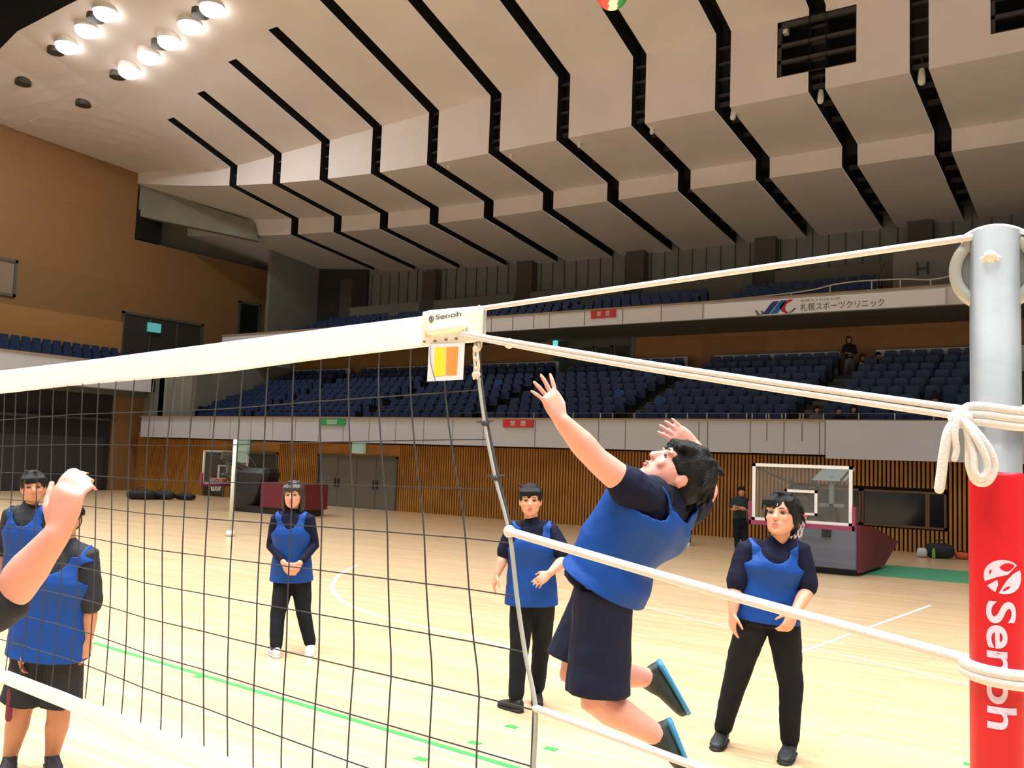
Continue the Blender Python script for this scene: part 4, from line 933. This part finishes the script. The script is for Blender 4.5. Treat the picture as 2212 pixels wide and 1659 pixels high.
def hand_geo(bm, w, d, n, t, s, curl=.35, spread=.1, thumb=.75):
    d = d.normalized(); n = (n-d*n.dot(d)).normalized(); t = (t-d*t.dot(d)-n*t.dot(n)).normalized()
    loft(bm, [(w-d*.01*s, t*.026*s, n*.019*s), (w+d*.02*s, t*.032*s, n*.019*s), (w+d*.055*s, t*.041*s, n*.017*s), (w+d*.088*s, t*.041*s, n*.0135*s), (w+d*.098*s, t*.036*s, n*.010*s)], 14, 2.6)
    for i, (o, l, r_) in enumerate(((.031, .070, .0088), (.0105, .079, .009), (-.0105, .073, .0086), (-.030, .057, .0078))):
        b = w+d*.086*s+t*o*s; a = curl*(.8+.15*i); dirv = (d+t*(o*spread*30)).normalized(); pts = [b]; ang_ = 0
        for f in (.46, .30, .24):
            ang_ += a*.6; v = dirv*math.cos(ang_)+n*math.sin(ang_); b = b+v*l*f*s; pts.append(b)
        tube(bm, pts, [r_*s, r_*.97*s, r_*.9*s, r_*.74*s], 10)
    b = w+d*.022*s+t*.026*s; v1 = (d*.62+t*thumb+n*.30).normalized(); v2 = (d*.85+t*thumb*.45+n*.40).normalized()
    tube(bm, [b, b+v1*.038*s, b+v1*.038*s+v2*.030*s, b+v1*.038*s+v2*.052*s], [.0135*s, .0112*s, .0100*s, .0078*s], 10)
def along(P, f):
    """point on polyline at fractional joint index"""
    i = min(int(f), len(P)-2); return P[i].lerp(P[i+1], f-i)
ZV = Vector((0, 0, 1))
def person(label, D, J, hf, hu, s=1.0, vox=.008, skin=None, hair=None, hairk='short', shirt=None, sleeve=.6, bib=None, bottom=None, leg='pants', hem=None, shoe=None, sole=None,
           hands=None, headH=.222, feet=None, group=None, face=True, shirt_len=None, build=1.0, extra=None, legs=True, floor=True, hipw=1.0, hemdrop=.10):
    skin = skin or skin_m; hair = hair or hair_m
    W = {}
    for k, v in J.items():
        if k[:2] == 'an' and floor and len(v) < 3: W[k] = onp(v[0], v[1], 2, .085*s)
        elif len(v) == 3: W[k] = at(v[0], v[1], D+v[2])
        else: W[k] = at(v[0], v[1], D)
    for q in 'ab':
        if legs and len(J['kn_'+q]) < 3: W['kn_'+q] = at(J['kn_'+q][0], J['kn_'+q][1], (depth_of(W['hip_'+q])+depth_of(W['an_'+q]))/2)
    F, U = cv(hf), cv(hu); U = (U-F*U.dot(F)).normalized(); R = F.cross(U); H = headH*s
    base = Vector((W['pelvis'].x, W['pelvis'].y, 0 if floor else W['pelvis'].z-.9*s))
    root = thing('person', label, 'person', base, group)
    hc = W['head']; O = hc-U*.5*H+F*.03*H
    L = lambda x, y, z: O+R*(x*H)+F*(y*H)+U*(z*H)
    rs = (W['sh_b']-W['sh_a']).normalized(); rpv = (W['hip_b']-W['hip_a']).normalized()
    sw = (W['sh_b']-W['sh_a']).length/2; nk = W['neck']; pv = W['pelvis']; shm = (W['sh_a']+W['sh_b'])/2
    waist = W.get('waist', pv.lerp(shm, .42)); chest = W.get('chest', pv.lerp(shm, .75))
    k = build
    def tor(e, lo=0, hi=7, wk=1.0, dk=1.0):
        up1 = (shm-pv).normalized()
        S = [(pv-up1*.085*s, rpv, .125, .10), (pv, rpv, .165, .115), (waist, (rpv+rs).normalized(), .148, .105), (chest, rs, .172, .122), (shm-(shm-chest)*.22, rs, max(.145, sw/s*.86), .098), (nk-(nk-shm)*.25, rs, .085, .07)]
        out = []
        for i, (c, r, w, d) in enumerate(S):
            a = S[max(i-1, 0)][0]; b = S[min(i+1, len(S)-1)][0]; tt = (b-a).normalized(); r2 = (r-tt*r.dot(tt)).normalized(); f2 = r2.cross(tt).normalized()
            out.append((c, r2*(w*k*s+e)*wk, f2*(d*k*s+e)*dk))
        return out[lo:hi]
    # ---- body, one surface
    bm = B(); loft(bm, tor(0), 18, 2.3)
    tube(bm, [nk-(nk-shm)*.3, nk, L(0, -.08, .10), L(0, -.06, .28)], [.062*s*k, .054*s*k, .053*s*k, .05*s*k], 14); head_geo(bm, O, R, F, U, H)
    fw_t = rs.cross((nk-pv).normalized())
    for q in 'ab':
        sh, elb, wr = W['sh_'+q], W['el_'+q], W['wr_'+q]
        tube(bm, smooth_pts([sh, sh.lerp(elb, .5), elb, elb.lerp(wr, .3), elb.lerp(wr, .65), wr], 2), [x*s*k for x in (.056, .053, .050, .047, .043, .042, .044, .043, .037, .032, .028)], 14)
        hd = (hands or {}).get(q)
        if hd: d_, n_, t_, cu, sp = cv(hd[0]), cv(hd[1]), cv(hd[2]), hd[3], hd[4]
        else: d_ = (wr-elb).normalized(); n_ = -rs if q == 'b' else rs; t_ = -FW; cu, sp = .45, .05
        hand_geo(bm, wr, d_, n_, t_, s*1.0, cu, sp)
        if legs:
            hp, kn, an = W['hip_'+q], W['kn_'+q], W['an_'+q]
            tube(bm, [hp, hp.lerp(kn, .35), hp.lerp(kn, .8), kn, kn.lerp(an, .25), kn.lerp(an, .6), an], [x*s*k for x in (.088, .082, .062, .058, .060, .048, .037)], 14)
    for q in 'ab':
        if legs:
            an = W['an_'+q]
            if feet: hl, to, fu = feet[q]
            else:
                to = W['toe_'+q]; dv = to-an; dv.z = 0; dv = dv.normalized() if dv.length > .01 else -FW; hl = Vector((an.x, an.y, 0))-dv*.075*s; to = hl+dv*.265*s; fu = ZV
            W['heel_'+q], W['tip_'+q], W['fu_'+q] = hl, to, fu
            tube(bm, [an, hl.lerp(to, .3)+fu*.045*s], [.036*s, .03*s], 10)
            tube(bm, [hl.lerp(to, .2)+fu*.04*s, hl.lerp(to, .8)+fu*.028*s], [.03*s, .026*s], 10)
    body = link('body', bm, skin, root, True); remesh(body, vox*.9, 3)
    # ---- head details
    if face:
        for sx_ in (-1, 1):
            bm = B(); ell(bm, L(sx_*.145, .385, .515), R*.062*H, F*.022*H, U*.020*H, 10, 7); link('eye', bm, eye_m, root, True)
            bm = B(); tube(bm, [L(sx_*.07, .412, .605), L(sx_*.15, .412, .625), L(sx_*.235, .372, .605)], [.008*H, .010*H, .005*H], 7); link('eyebrow', bm, hair, root, True)
        bm = B(); ell(bm, L(0, .462, .248), R*.085*H, F*.018*H, U*.020*H); ell(bm, L(0, .457, .205), R*.075*H, F*.020*H, U*.024*H); link('lips', bm, lip_m, root, True)
    # ---- hair
    rnd = random.Random(int(abs(D*1000)+J['head'][0])); bm = B()
    ell(bm, L(0, -.07, .64), R*.40*H, F*.475*H, U*.43*H, 18, 12)
    ell(bm, L(0, -.22, .42), R*.35*H, F*.30*H, U*.30*H, 16, 10)
    locks = 60 if vox < .009 else 26
    for i in range(locks):
        a = rnd.uniform(-1, 1)*math.pi; el_ = rnd.uniform(-.25, 1.2); c0 = Vector((math.sin(a)*math.cos(el_), math.cos(a)*math.cos(el_), math.sin(el_)))
        if (c0.y > .15 and c0.z < .45) or (abs(c0.x) > .55 and c0.y > -.35 and c0.z < .25): continue
        p = L(c0.x*.38, -.07+c0.y*.45, .64+c0.z*.40); fall = (R*c0.x*.10+F*c0.y*.10-U*.30+R*rnd.uniform(-.08, .08)+F*rnd.uniform(-.08, .08))
        if c0.z > .75: fall = R*rnd.uniform(-.2, .2)+F*rnd.uniform(-.25, .25)+U*.02
        tube(bm, [p, p+fall*H*.5+(p-L(0, 0, .6)).normalized()*.03*H, p+fall*H*rnd.uniform(.75, 1.0)], [.055*H, .045*H, .015*H], 6)
    for i in range(9):     # fringe
        x = -.30+.075*i
        if hairk == 'mop' and 1 < i < 5: continue
        p = L(x, .26-.35*abs(x)**1.5, .86); tube(bm, [p, L(x*1.06, .40-.5*x*x, .78), L(x*1.15+rnd.uniform(-.03, .03), .40-.55*x*x, (.60 if hairk == 'mop' else .67)+rnd.uniform(-.03, .05))], [.06*H, .05*H, .02*H], 7)
    for sx_ in (-1, 1): ell(bm, L(sx_*.33, .03, .60), R*.05*H, F*.16*H, U*.16*H)
    if hairk == 'long':
        for sx_ in (-1, 1): loft(bm, [(L(sx_*.30, -.08, .75), R*.12*H, F*.26*H), (L(sx_*.36, -.06, .4), R*.10*H, F*.24*H), (L(sx_*.36, -.04, .05), R*.10*H, F*.20*H), (L(sx_*.32, 0, -.25), R*.07*H, F*.13*H)], 10)
        ell(bm, L(0, -.34, .2), R*.34*H, F*.16*H, U*.5*H)
    if hairk == 'mop':
        for sx_ in (-1, 1): ell(bm, L(sx_*.33, -.05, .50), R*.085*H, F*.24*H, U*.26*H)
        ell(bm, L(0, -.40, .25), R*.28*H, F*.12*H, U*.25*H)
    if hairk == 'cap':
        pass
    hr = link('hair', bm, hair, root, True); remesh(hr, vox*.8, 1, .5, .004*s if vox < .009 else 0, .02)
    # ---- shirt
    if shirt:
        bm = B(); e = .014*s; T = tor(e); sl = shirt_len if shirt_len is not None else 1
        loft(bm, T[(0 if sl > .5 else 1):], 18, 2.3)
        tube(bm, [nk-(nk-shm)*.45, nk+(L(0, -.06, .1)-nk)*.12], [.078*s*k, .066*s*k], 14)
        for q in 'ab':
            P = [W['sh_'+q], W['el_'+q], W['wr_'+q]]; end = along(P, sleeve)
            if sleeve <= 1: tube(bm, [P[0]+(shm-P[0])*.35, P[0], P[0].lerp(end, .5), end], [.085*s*k, .074*s*k, .071*s*k, .069*s*k], 14)
            else: tube(bm, [P[0]+(shm-P[0])*.35, P[0], P[0].lerp(P[1], .5), P[1], end], [.080*s*k, .070*s*k, .062*s*k, .055*s*k, .042*s*k], 14)
        sh_ = link('shirt', bm, shirt, root, True); remesh(sh_, vox, 5, .5, .014*s, .12)
    # ---- bib
    if bib:
        up1 = (shm-pv).normalized(); T = tor(.034*s); hd_ = hemdrop
        key = [(pv-up1*hd_*s, T[1][1]*1.06, T[1][2]*1.08), (pv, T[1][1]*1.02, T[1][2]*1.03), T[2], T[3], T[4], T[5]]
        NRg, NA = 84, 96; bm = B(); grid_ = []; wts = []
        hs = [0.0]
        for u_, v_ in zip(key, key[1:]): hs.append(hs[-1]+(Vector(v_[0])-Vector(u_[0])).length)
        tot = hs[-1]; hsh = hs[4]/tot
        for r_i in range(NRg+1):
            h = r_i/NRg; hh = h*tot; q = 0
            while q < 4 and hh > hs[q+1]: q += 1
            f = (hh-hs[q])/max(1e-6, hs[q+1]-hs[q]); f = min(1, f); g = f if q > 2 else f*f*(3-2*f)*.5+f*.5
            c_ = Vector(key[q][0]).lerp(Vector(key[q+1][0]), f); ax = Vector(key[q][1]).lerp(Vector(key[q+1][1]), g); ay = Vector(key[q][2]).lerp(Vector(key[q+1][2]), g)
            row = []
            for i in range(NA):
                t = 2*math.pi*i/NA; cs, sn = math.cos(t), math.sin(t); lat = ax.length*abs(cs)**.87
                row.append((c_+ax*(abs(cs)**.87*(1 if cs >= 0 else -1))+ay*(abs(sn)**.87*(1 if sn >= 0 else -1)), lat/(s*k), sn))
            grid_.append((h, row))
        fsign = 1 if (T[3][2]).dot(F) > 0 else -1
        def keep(h, lat, sn):
            g_ = h/(hsh/.86)
            if g_ > .66:
                lim = .215-.067*sst((g_-.66)/.14)
                if lat > lim: return False
            fr = sn*fsign > 0; bot = (.80 if fr else .92)*hsh/.86
            if h > bot:
                nw = .078*math.sqrt(min(1, (h-bot)/(.12 if fr else .06)))
                if lat < nw: return False
            return True
        V_ = [[bm.verts.new(p) for p, _, _ in row] for h, row in grid_]
        for r_i in range(NRg):
            for i in range(NA):
                j_ = (i+1) % NA; ok = all(keep(grid_[a_][0], grid_[a_][1][b_][1], grid_[a_][1][b_][2]) for a_, b_ in ((r_i, i), (r_i, j_), (r_i+1, j_), (r_i+1, i)))
                if ok: bm.faces.new((V_[r_i][i], V_[r_i][j_], V_[r_i+1][j_], V_[r_i+1][i]))
        bmesh.ops.delete(bm, geom=[v for v in bm.verts if not v.link_faces], context='VERTS')
        pvl = pv-base; bb = link('bib', bm, bib, root, True)
        vg = bb.vertex_groups.new(name='fit')
        for v in bb.data.vertices:
            hgt = (v.co-pvl).dot(up1); vg.add([v.index], max(0.0, min(1.0, (hgt/(shm-pv).length-.84)/.10)), 'REPLACE')
        sw_ = bb.modifiers.new('fit', 'SHRINKWRAP'); sw_.target = sh_; sw_.wrap_method = 'NEAREST_SURFACEPOINT'; sw_.wrap_mode = 'OUTSIDE_SURFACE'; sw_.offset = .012*s; sw_.vertex_group = 'fit'
        sm_ = bb.modifiers.new('smooth', 'SMOOTH'); sm_.factor = .5; sm_.iterations = 6
        tx = bpy.data.textures.get('bibfolds') or bpy.data.textures.new('bibfolds', 'CLOUDS'); tx.noise_scale = .14; tx.noise_depth = 1
        dp = bb.modifiers.new('folds', 'DISPLACE'); dp.texture = tx; dp.strength = .020*s; dp.mid_level = .35
        so_ = bb.modifiers.new('thickness', 'SOLIDIFY'); so_.thickness = .005; so_.offset = -1
    # ---- shorts or trousers
    if bottom and legs:
        bm = B(); T = tor(.018*s); up1 = (shm-pv).normalized()
        loft(bm, [(pv-up1*.10*s, T[0][1]*1.12, T[0][2]*1.15), (pv, T[1][1]*hipw, T[1][2]), (pv.lerp(waist, .6), T[2][1], T[2][2])], 18, 2.3)
        for q in 'ab':
            P = [W['hip_'+q], W['kn_'+q], W['an_'+q]]
            if leg == 'shorts':
                e1 = along(P, hem or .85); tube(bm, [P[0], P[0].lerp(e1, .5), e1], [.104*s*k, .106*s*k, .114*s*k], 16, False)
            else:
                e1 = along(P, hem or 1.93); tube(bm, [P[0], P[0].lerp(P[1], .5), P[1], P[1].lerp(e1, .5), e1], [.106*s*k, .094*s*k, .076*s*k, .068*s*k, .060*s*k], 16)
        bt = link('shorts' if leg == 'shorts' else 'trousers', bm, bottom, root, True); remesh(bt, vox, 4, .5, .016*s, .14)
    # ---- shoes
    if shoe and legs:
        for q in 'ab':
            hl, to, fu = W['heel_'+q], W['tip_'+q], W['fu_'+q]; d_ = (to-hl).normalized(); fu = (fu-d_*fu.dot(d_)).normalized(); x_ = d_.cross(fu); Lf = (to-hl).length
            def sec(f, w, h, z0=.012): return (hl+d_*Lf*f+fu*(z0+h/2)*s, x_*w*s, fu*h/2*s)
            bm = B(); loft(bm, [sec(.0, .018, .05), sec(.05, .034, .085), sec(.2, .040, .10), sec(.36, .042, .092), sec(.5, .046, .07), (sec(.7, .050, .055)), sec(.88, .044, .042), sec(.97, .028, .032), sec(1.0, .012, .02)], 16, 2.4)
            an = W['an_'+q]; tube(bm, [hl+d_*Lf*.24+fu*.07*s, an.lerp(hl+d_*Lf*.24+fu*.07*s, .35)], [.043*s, .042*s], 12)
            so = link('shoe', bm, shoe, root, True); remesh(so, .006 if vox < .009 else .010, 2)
            bm = B(); loft(bm, [sec(.0, .022, .026, 0), sec(.08, .040, .028, 0), sec(.3, .040, .024, 0), sec(.6, .051, .022, 0), sec(.88, .047, .022, 0), sec(1.01, .018, .020, 0)], 18, 2.6); link('sole', bm, sole or shoe, so, True)
    if extra: extra(root, W, L, s, H)
    return root, W

# 1 ---- the jumping player
jx = dict(head=(1468, 1024, .03), neck=(1440, 1072, .0), chest=(1392, 1120, .0), waist=(1340, 1182, .02), pelvis=(1318, 1238, .03), sh_a=(1385, 1072, -.13), sh_b=(1486, 1100, .17),
          el_a=(1290, 994, -.20), wr_a=(1212, 908, -.24), el_b=(1528, 1058, .34), wr_b=(1503, 968, .28), hip_a=(1304, 1272, -.07), hip_b=(1306, 1268, .11),
          kn_a=(1288, 1512, -.10), an_a=(1422, 1590, -.04), kn_b=(1238, 1448, .06), an_b=(1396, 1463, .22), toe_a=(1475, 1660, 0), toe_b=(1470, 1530, 0))
DJ = 3.25
fa = (at(1450, 1550, DJ-.02), at(1494, 1664, DJ-.06), cv((-.93, -.35, -.1))); fb = (at(1428, 1424, DJ+.24), at(1492, 1538, DJ+.22), cv((-.82, -.55, -.05)))
def jextra(root, W, L, s, H):
    bm = B(); p = W['waist'].lerp(W['pelvis'], .2)
person('player in a blue bib and navy shirt jumping sideways with an arm stretched up', DJ, jx, (-.66, .74, -.10), (.74, .66, .02), s=.98, vox=.006, skin=skin_p, shirt=navy_m, sleeve=.36, bib=bib_m, bottom=navyp, leg='shorts', hem=.93, hemdrop=.045, shoe=shoeg, sole=shoeb,
       hands={'a': ((-.42, .86, -.1), (-.6, -.3, .7), (.6, .5, .4), .18, .5), 'b': ((-.78, .60, .0), (.1, -.2, 1), (-.6, -.8, 0), .12, .12)}, feet={'a': fa, 'b': fb}, floor=False, headH=.235, build=1.02, hipw=1.0)
# 2 ---- standing man on the right
person('young man in a blue bib and black trousers standing, right of the jumper', 6.1, dict(head=(1690, 1112), neck=(1671, 1178), sh_a=(1613, 1190, .02), sh_b=(1728, 1192, -.02), pelvis=(1655, 1312, .0), el_a=(1590, 1265, -.05), wr_a=(1583, 1322, -.12),
       el_b=(1745, 1272, -.08), wr_b=(1716, 1326, -.24), hip_a=(1626, 1345), hip_b=(1692, 1345), kn_a=(1588, 1470), kn_b=(1708, 1480), an_a=(1560, 1578), an_b=(1706, 1606), toe_a=(1530, 1625, -.1), toe_b=(1690, 1650, -.2)),
       (-.56, .22, -.80), (.10, 1, .2), s=1.06, hemdrop=.07, vox=.008, skin=skin_m, hairk='mop', shirt=navy_m, sleeve=.92, bib=bib_m, bottom=blackp, shoe=shoek, headH=.262,
       hands={'a': ((-.05, -1, -.1), (1, 0, .2), (0, 0, -1), .5, .05), 'b': ((-.55, -.8, -.2), (-.3, 0, 1), (-.8, .5, 0), .9, .0)})
# 3 ---- man in the middle
person('player in a blue bib and black trousers standing behind the net side rope', 7.1, dict(head=(1146, 1080), neck=(1148, 1130), sh_a=(1110, 1146), sh_b=(1190, 1148), pelvis=(1148, 1275), el_a=(1088, 1200), wr_a=(1074, 1240, -.08), el_b=(1222, 1206, -.1), wr_b=(1188, 1238, -.25),
       hip_a=(1130, 1290), hip_b=(1172, 1290), kn_a=(1122, 1400), kn_b=(1170, 1392), an_a=(1114, 1512), an_b=(1160, 1492), toe_a=(1108, 1540, -.1), toe_b=(1164, 1512, -.2)),
       (-.05, .05, -1), (0, 1, 0), s=.98, vox=.009, shirt=navy_m, sleeve=.85, bib=bib_m, bottom=blackp, shoe=shoek, headH=.235,
       hands={'b': ((-.8, -.55, -.2), (0, -.6, .8), (-.2, .8, -.4), .4, .15), 'a': ((-.3, -1, -.1), (1, 0, .2), (0, 0, -1), .5, .05)})
# 4 ---- woman behind the net
person('woman in a blue bib over long dark sleeves, hands clasped, seen through the net', 8.8, dict(head=(634, 1068), neck=(631, 1105), sh_a=(598, 1122), sh_b=(667, 1122), pelvis=(630, 1232), el_a=(586, 1178), wr_a=(613, 1216, -.2), el_b=(678, 1178), wr_b=(648, 1216, -.2),
       hip_a=(616, 1244), hip_b=(650, 1244), kn_a=(600, 1325), kn_b=(655, 1320), an_a=(596, 1400), an_b=(671, 1392), toe_a=(590, 1425, -.2), toe_b=(668, 1415, -.2)),
       (.02, .02, -1), (0, 1, 0), s=.95, vox=.010, hair=hair_b, hairk='long', shirt=navy_m, sleeve=1.85, bib=bib_m, bottom=blackp, shoe=shoew, headH=.25,
       hands={'a': ((.55, -.8, -.1), (0, 0, 1), (.6, .5, -.5), .5, .0), 'b': ((-.55, -.8, -.1), (0, 0, 1), (-.6, .5, -.5), .5, .0)})
# 5 ---- near player at the left edge
def redflash(root, W, L, s, H):
    bm = B(); p = W['hip_a'].lerp(W['kn_a'], .75)-FW*.112*s-RT*.02; tube(bm, [p+ZV*.08, p-ZV*.07], .02, 8, True, .5, FW); link('red_stripe', bm, mat('stripe_red', (110, 28, 44), .7), root, True)
person('nearest player on the left, blue bib and dark shorts, head hidden by the raised hand', 5.35, dict(head=(140, 1120), neck=(140, 1180), sh_a=(78, 1204), sh_b=(184, 1202), pelvis=(108, 1378), el_a=(48, 1320, -.03), wr_a=(46, 1396, -.1), el_b=(193, 1305), wr_b=(190, 1378),
       hip_a=(74, 1405), hip_b=(138, 1402), kn_a=(42, 1545), kn_b=(126, 1550), an_a=(22, 1632), an_b=(113, 1630), toe_a=(14, 1655, -.2), toe_b=(128, 1660, -.2)),
       (.1, .05, -1), (0, 1, 0), s=.98, vox=.009, skin=skin_t, shirt=mat('shirt_charcoal', (26, 28, 36), .8, bump=.2, bscale=20), sleeve=.95, bib=bib_m, bottom=mat('shorts_black', (20, 21, 27), .8), leg='shorts', hem=.78, shoe=shoek, headH=.235, build=1.12, extra=redflash,
       hands={'a': ((.05, -1, -.1), (1, 0, .2), (0, 0, -1), .5, .05), 'b': ((-.05, -1, -.1), (-1, 0, .2), (0, 0, -1), .4, .05)})
# 6 ---- player behind him
person('second player on the left in a blue bib, standing behind the nearest one', 7.2, dict(head=(72, 1052), neck=(62, 1096), sh_a=(26, 1112), sh_b=(108, 1112), pelvis=(62, 1245), el_a=(4, 1190), wr_a=(4, 1255), el_b=(118, 1180), wr_b=(118, 1235), hip_a=(45, 1260), hip_b=(85, 1260), kn_a=(42, 1365), kn_b=(88, 1365), an_a=(40, 1455), an_b=(90, 1455), toe_a=(36, 1480, -.2), toe_b=(94, 1480, -.2)),
       (.45, .05, -.85), (0, 1, 0), s=.98, vox=.010, skin=skin_t, shirt=MATS['shirt_charcoal'], sleeve=.95, bib=bib_m, bottom=blackp, shoe=shoek, headH=.24)
# 7 ---- person just outside the left edge reaching in
person('person at the left edge reaching in with a raised bare forearm and hand', 2.0, dict(head=(-420, 1100), neck=(-410, 1220), sh_a=(-560, 1290), sh_b=(-215, 1380, .05), pelvis=(-390, 1800), el_a=(-600, 1560), wr_a=(-560, 1780), el_b=(12, 1292, .05), wr_b=(126, 1150, .0),
       hip_a=(-470, 1860), hip_b=(-300, 1860), kn_a=(-470, 2300), kn_b=(-300, 2300), an_a=(-470, 2680, 0), an_b=(-300, 2680, 0), toe_a=(-470, 2800, -.2), toe_b=(-300, 2800, -.2)),
       (.6, .1, .8), (0, 1, 0), s=1.0, vox=.008, skin=skin_p, shirt=MATS['shirt_charcoal'], sleeve=.93, bottom=blackp, shoe=shoek, floor=True,
       hands={'b': ((.25, .97, 0), (.25, 0, 1), (-1, .2, .1), .95, .02), 'a': ((0, -1, 0), (1, 0, .2), (0, 0, -1), .4, .05)})
# 8 ---- coach by the slatted wall
person('person in a dark teal top with folded arms standing against the slatted wall', 21.0, dict(head=(1602, 1061), neck=(1600, 1074), sh_a=(1585, 1080), sh_b=(1612, 1080), pelvis=(1598, 1128), el_a=(1581, 1100), wr_a=(1600, 1098, -.25), el_b=(1614, 1102), wr_b=(1592, 1095, -.25),
       hip_a=(1592, 1130), hip_b=(1606, 1130), kn_a=(1592, 1160), kn_b=(1608, 1160), an_a=(1592, 1184), an_b=(1608, 1185), toe_a=(1590, 1192, -.3), toe_b=(1609, 1192, -.3)),
       (-.2, 0, -1), (0, 1, 0), s=.92, vox=.016, skin=skin_t, shirt=greenshirt, sleeve=.7, bottom=blackp, shoe=shoek, headH=.23, face=False)
# 9 ---- figure behind the jumper
person('person in black trousers far behind the jumper, only the legs showing below his back', 22.3, dict(head=(1484, 1052), neck=(1483, 1066), sh_a=(1468, 1071), sh_b=(1496, 1071), pelvis=(1482, 1120), el_a=(1465, 1095), wr_a=(1468, 1115), el_b=(1499, 1095), wr_b=(1496, 1115),
       hip_a=(1475, 1122), hip_b=(1489, 1122), kn_a=(1471, 1148), kn_b=(1488, 1148), an_a=(1464, 1172), an_b=(1487, 1172), toe_a=(1458, 1180, -.3), toe_b=(1486, 1180, -.3)),
       (0, 0, -1), (0, 1, 0), s=.9, vox=.016, shirt=mat('shirt_white', (206, 202, 198), .8), sleeve=.6, bottom=blackp, shoe=shoew, face=False)
# ---- spectators in the lower stand
def seated(label, x, y, D, s=1.0, top=None, hair=None, hairk='short', extra=None, skin=None, lean=0):
    """x, y = head centre in the photo"""
    m = FPX/D*s; J = dict(head=(x, y), neck=(x+lean*.3, y+.17*m), sh_a=(x-.17*m+lean, y+.24*m), sh_b=(x+.17*m+lean, y+.24*m), pelvis=(x+lean, y+.68*m, .05), el_a=(x-.22*m+lean, y+.46*m, -.05), wr_a=(x-.08*m+lean, y+.56*m, -.28), el_b=(x+.22*m+lean, y+.46*m, -.05), wr_b=(x+.08*m+lean, y+.56*m, -.28),
        hip_a=(x-.09*m+lean, y+.70*m, .0), hip_b=(x+.09*m+lean, y+.70*m, .0), kn_a=(x-.11*m+lean, y+.68*m, -.34), kn_b=(x+.11*m+lean, y+.68*m, -.34), an_a=(x-.11*m+lean, y+1.08*m, -.26), an_b=(x+.11*m+lean, y+1.08*m, -.26), toe_a=(x, y, 0), toe_b=(x, y, 0))
    ft = {q: (at(x+sg*.11*m+lean, y+1.16*m, D-.20), at(x+sg*.11*m+lean, y+1.17*m, D-.44), ZV) for q, sg in (('a', -1), ('b', 1))}
    return person(label, D, J, (0, -.05, -1), (0, 1, 0), s=s, vox=.016, skin=skin or skin_t, hair=hair, hairk=hairk, shirt=top or coatk, sleeve=1.8, bottom=blackp, shoe=shoek, feet=ft, face=False, floor=False, headH=.23)
def rowD(x, row): return depth_of(onp(x, 800, 1, 24.84+.75*row))
seated('seated spectator with a cream scarf in the top row of the lower stand', 1863, 772, rowD(1863, 8), .9, coatk, hair_b, 'long', None)
def scarf(x, y, D):
    bm = B(); p = at(x, y, D); return p
seated('seated spectator in black beside the one with the cream scarf, top row', 1897, 768, rowD(1897, 8), .95)
seated('spectator in a pointed black knitted hat sitting low in the lower stand by the post', 2019, 862, rowD(2019, 2), .9)
seated('long-haired spectator in the front row of the stand, beside the aisle', 1764, 884, rowD(1764, 0)-.1, .85, mat('top_mixed', (120, 110, 112), .8), hair_m, 'long')
seated('front-row spectator leaning on one hand, left of the pair by the rail', 1812, 886, rowD(1812, 0)-.05, .8, coatk, hair_m, 'short')
seated('front-row spectator in dark brown, right of the pair by the rail', 1843, 883, rowD(1843, 0)-.05, .8, mat('coat_brown', (40, 32, 28), .85), hair_m, 'long')
seated('spectator half hidden behind the metal post in the lower stand', 2103, 872, rowD(2103, 1), .88)
# hat and scarf
people = [o for o in C.objects if o.name.startswith('person') and o.parent is None]
def bylab(w): return [o for o in people if w in o['label']][0]
p_ = bylab('knitted hat'); h = at(2019, 862, rowD(2019, 2)); m_ = FPX/rowD(2019, 2)
bm = B(); loft(bm, [(h+ZV*.01, RT*.115, FW*.125), (h+ZV*.07, RT*.118, FW*.128), (h+ZV*.15, RT*.095, FW*.10), (h+ZV*.21, RT*.05, FW*.05), (h+ZV*.26, RT*.02, FW*.02)], 14); link('knitted_hat', bm, coatk, p_, True)
bm = B(); q = h+RT*.10-ZV*.30-FW*.14; tube(bm, [q, q-ZV*.22], .022, 8); link('yellow_strap', bm, mat('strap_yellow', (190, 176, 60), .7), p_, True)
p_ = bylab('with a cream scarf in'); h = at(1863, 772, rowD(1863, 8)); bm = B()
for s_ in (-1, 1): tube(bm, [h+RT*s_*.08-ZV*.2-FW*.10, h+RT*s_*.10-ZV*.34-FW*.17, h+RT*s_*.12-ZV*.5-FW*.17], .035, 8)
tube(bm, [h+RT*(-.1)-ZV*.19-FW*.1, h-ZV*.23-FW*.13, h+RT*.1-ZV*.19-FW*.1], .04, 8); link('scarf', bm, creams, p_, True)
# standing spectator in the aisle
Ds = depth_of(onp(1828, 806, 0, -7.75))
person('long-haired spectator in a black coat and grey trousers standing in the stand aisle', Ds, dict(head=(1834, 733), neck=(1835, 743), sh_a=(1824, 747), sh_b=(1846, 747), pelvis=(1834, 782), el_a=(1820, 760), wr_a=(1832, 763, -.2), el_b=(1849, 762), wr_b=(1838, 768, -.2),
       hip_a=(1830, 784, 0), hip_b=(1840, 784, 0), kn_a=(1827, 799, 0), kn_b=(1841, 797, 0), an_a=(1824, 814, 0), an_b=(1840, 810, .1), toe_a=(0, 0, 0), toe_b=(0, 0, 0)),
       (-.3, 0, -1), (0, 1, 0), s=.80, vox=.014, skin=skin_t, hair=hair_b, hairk='long', shirt=coatk, sleeve=1.6, bottom=greyp, shoe=shoek, headH=.25, face=False, floor=False,
       feet={'a': (at(1825, 817, Ds+.05), at(1822, 818, Ds-.18), ZV), 'b': (at(1840, 813, Ds+.12), at(1842, 814, Ds-.1), ZV)})

for o in list(C.objects):
    if '_w' in o: del o['_w']
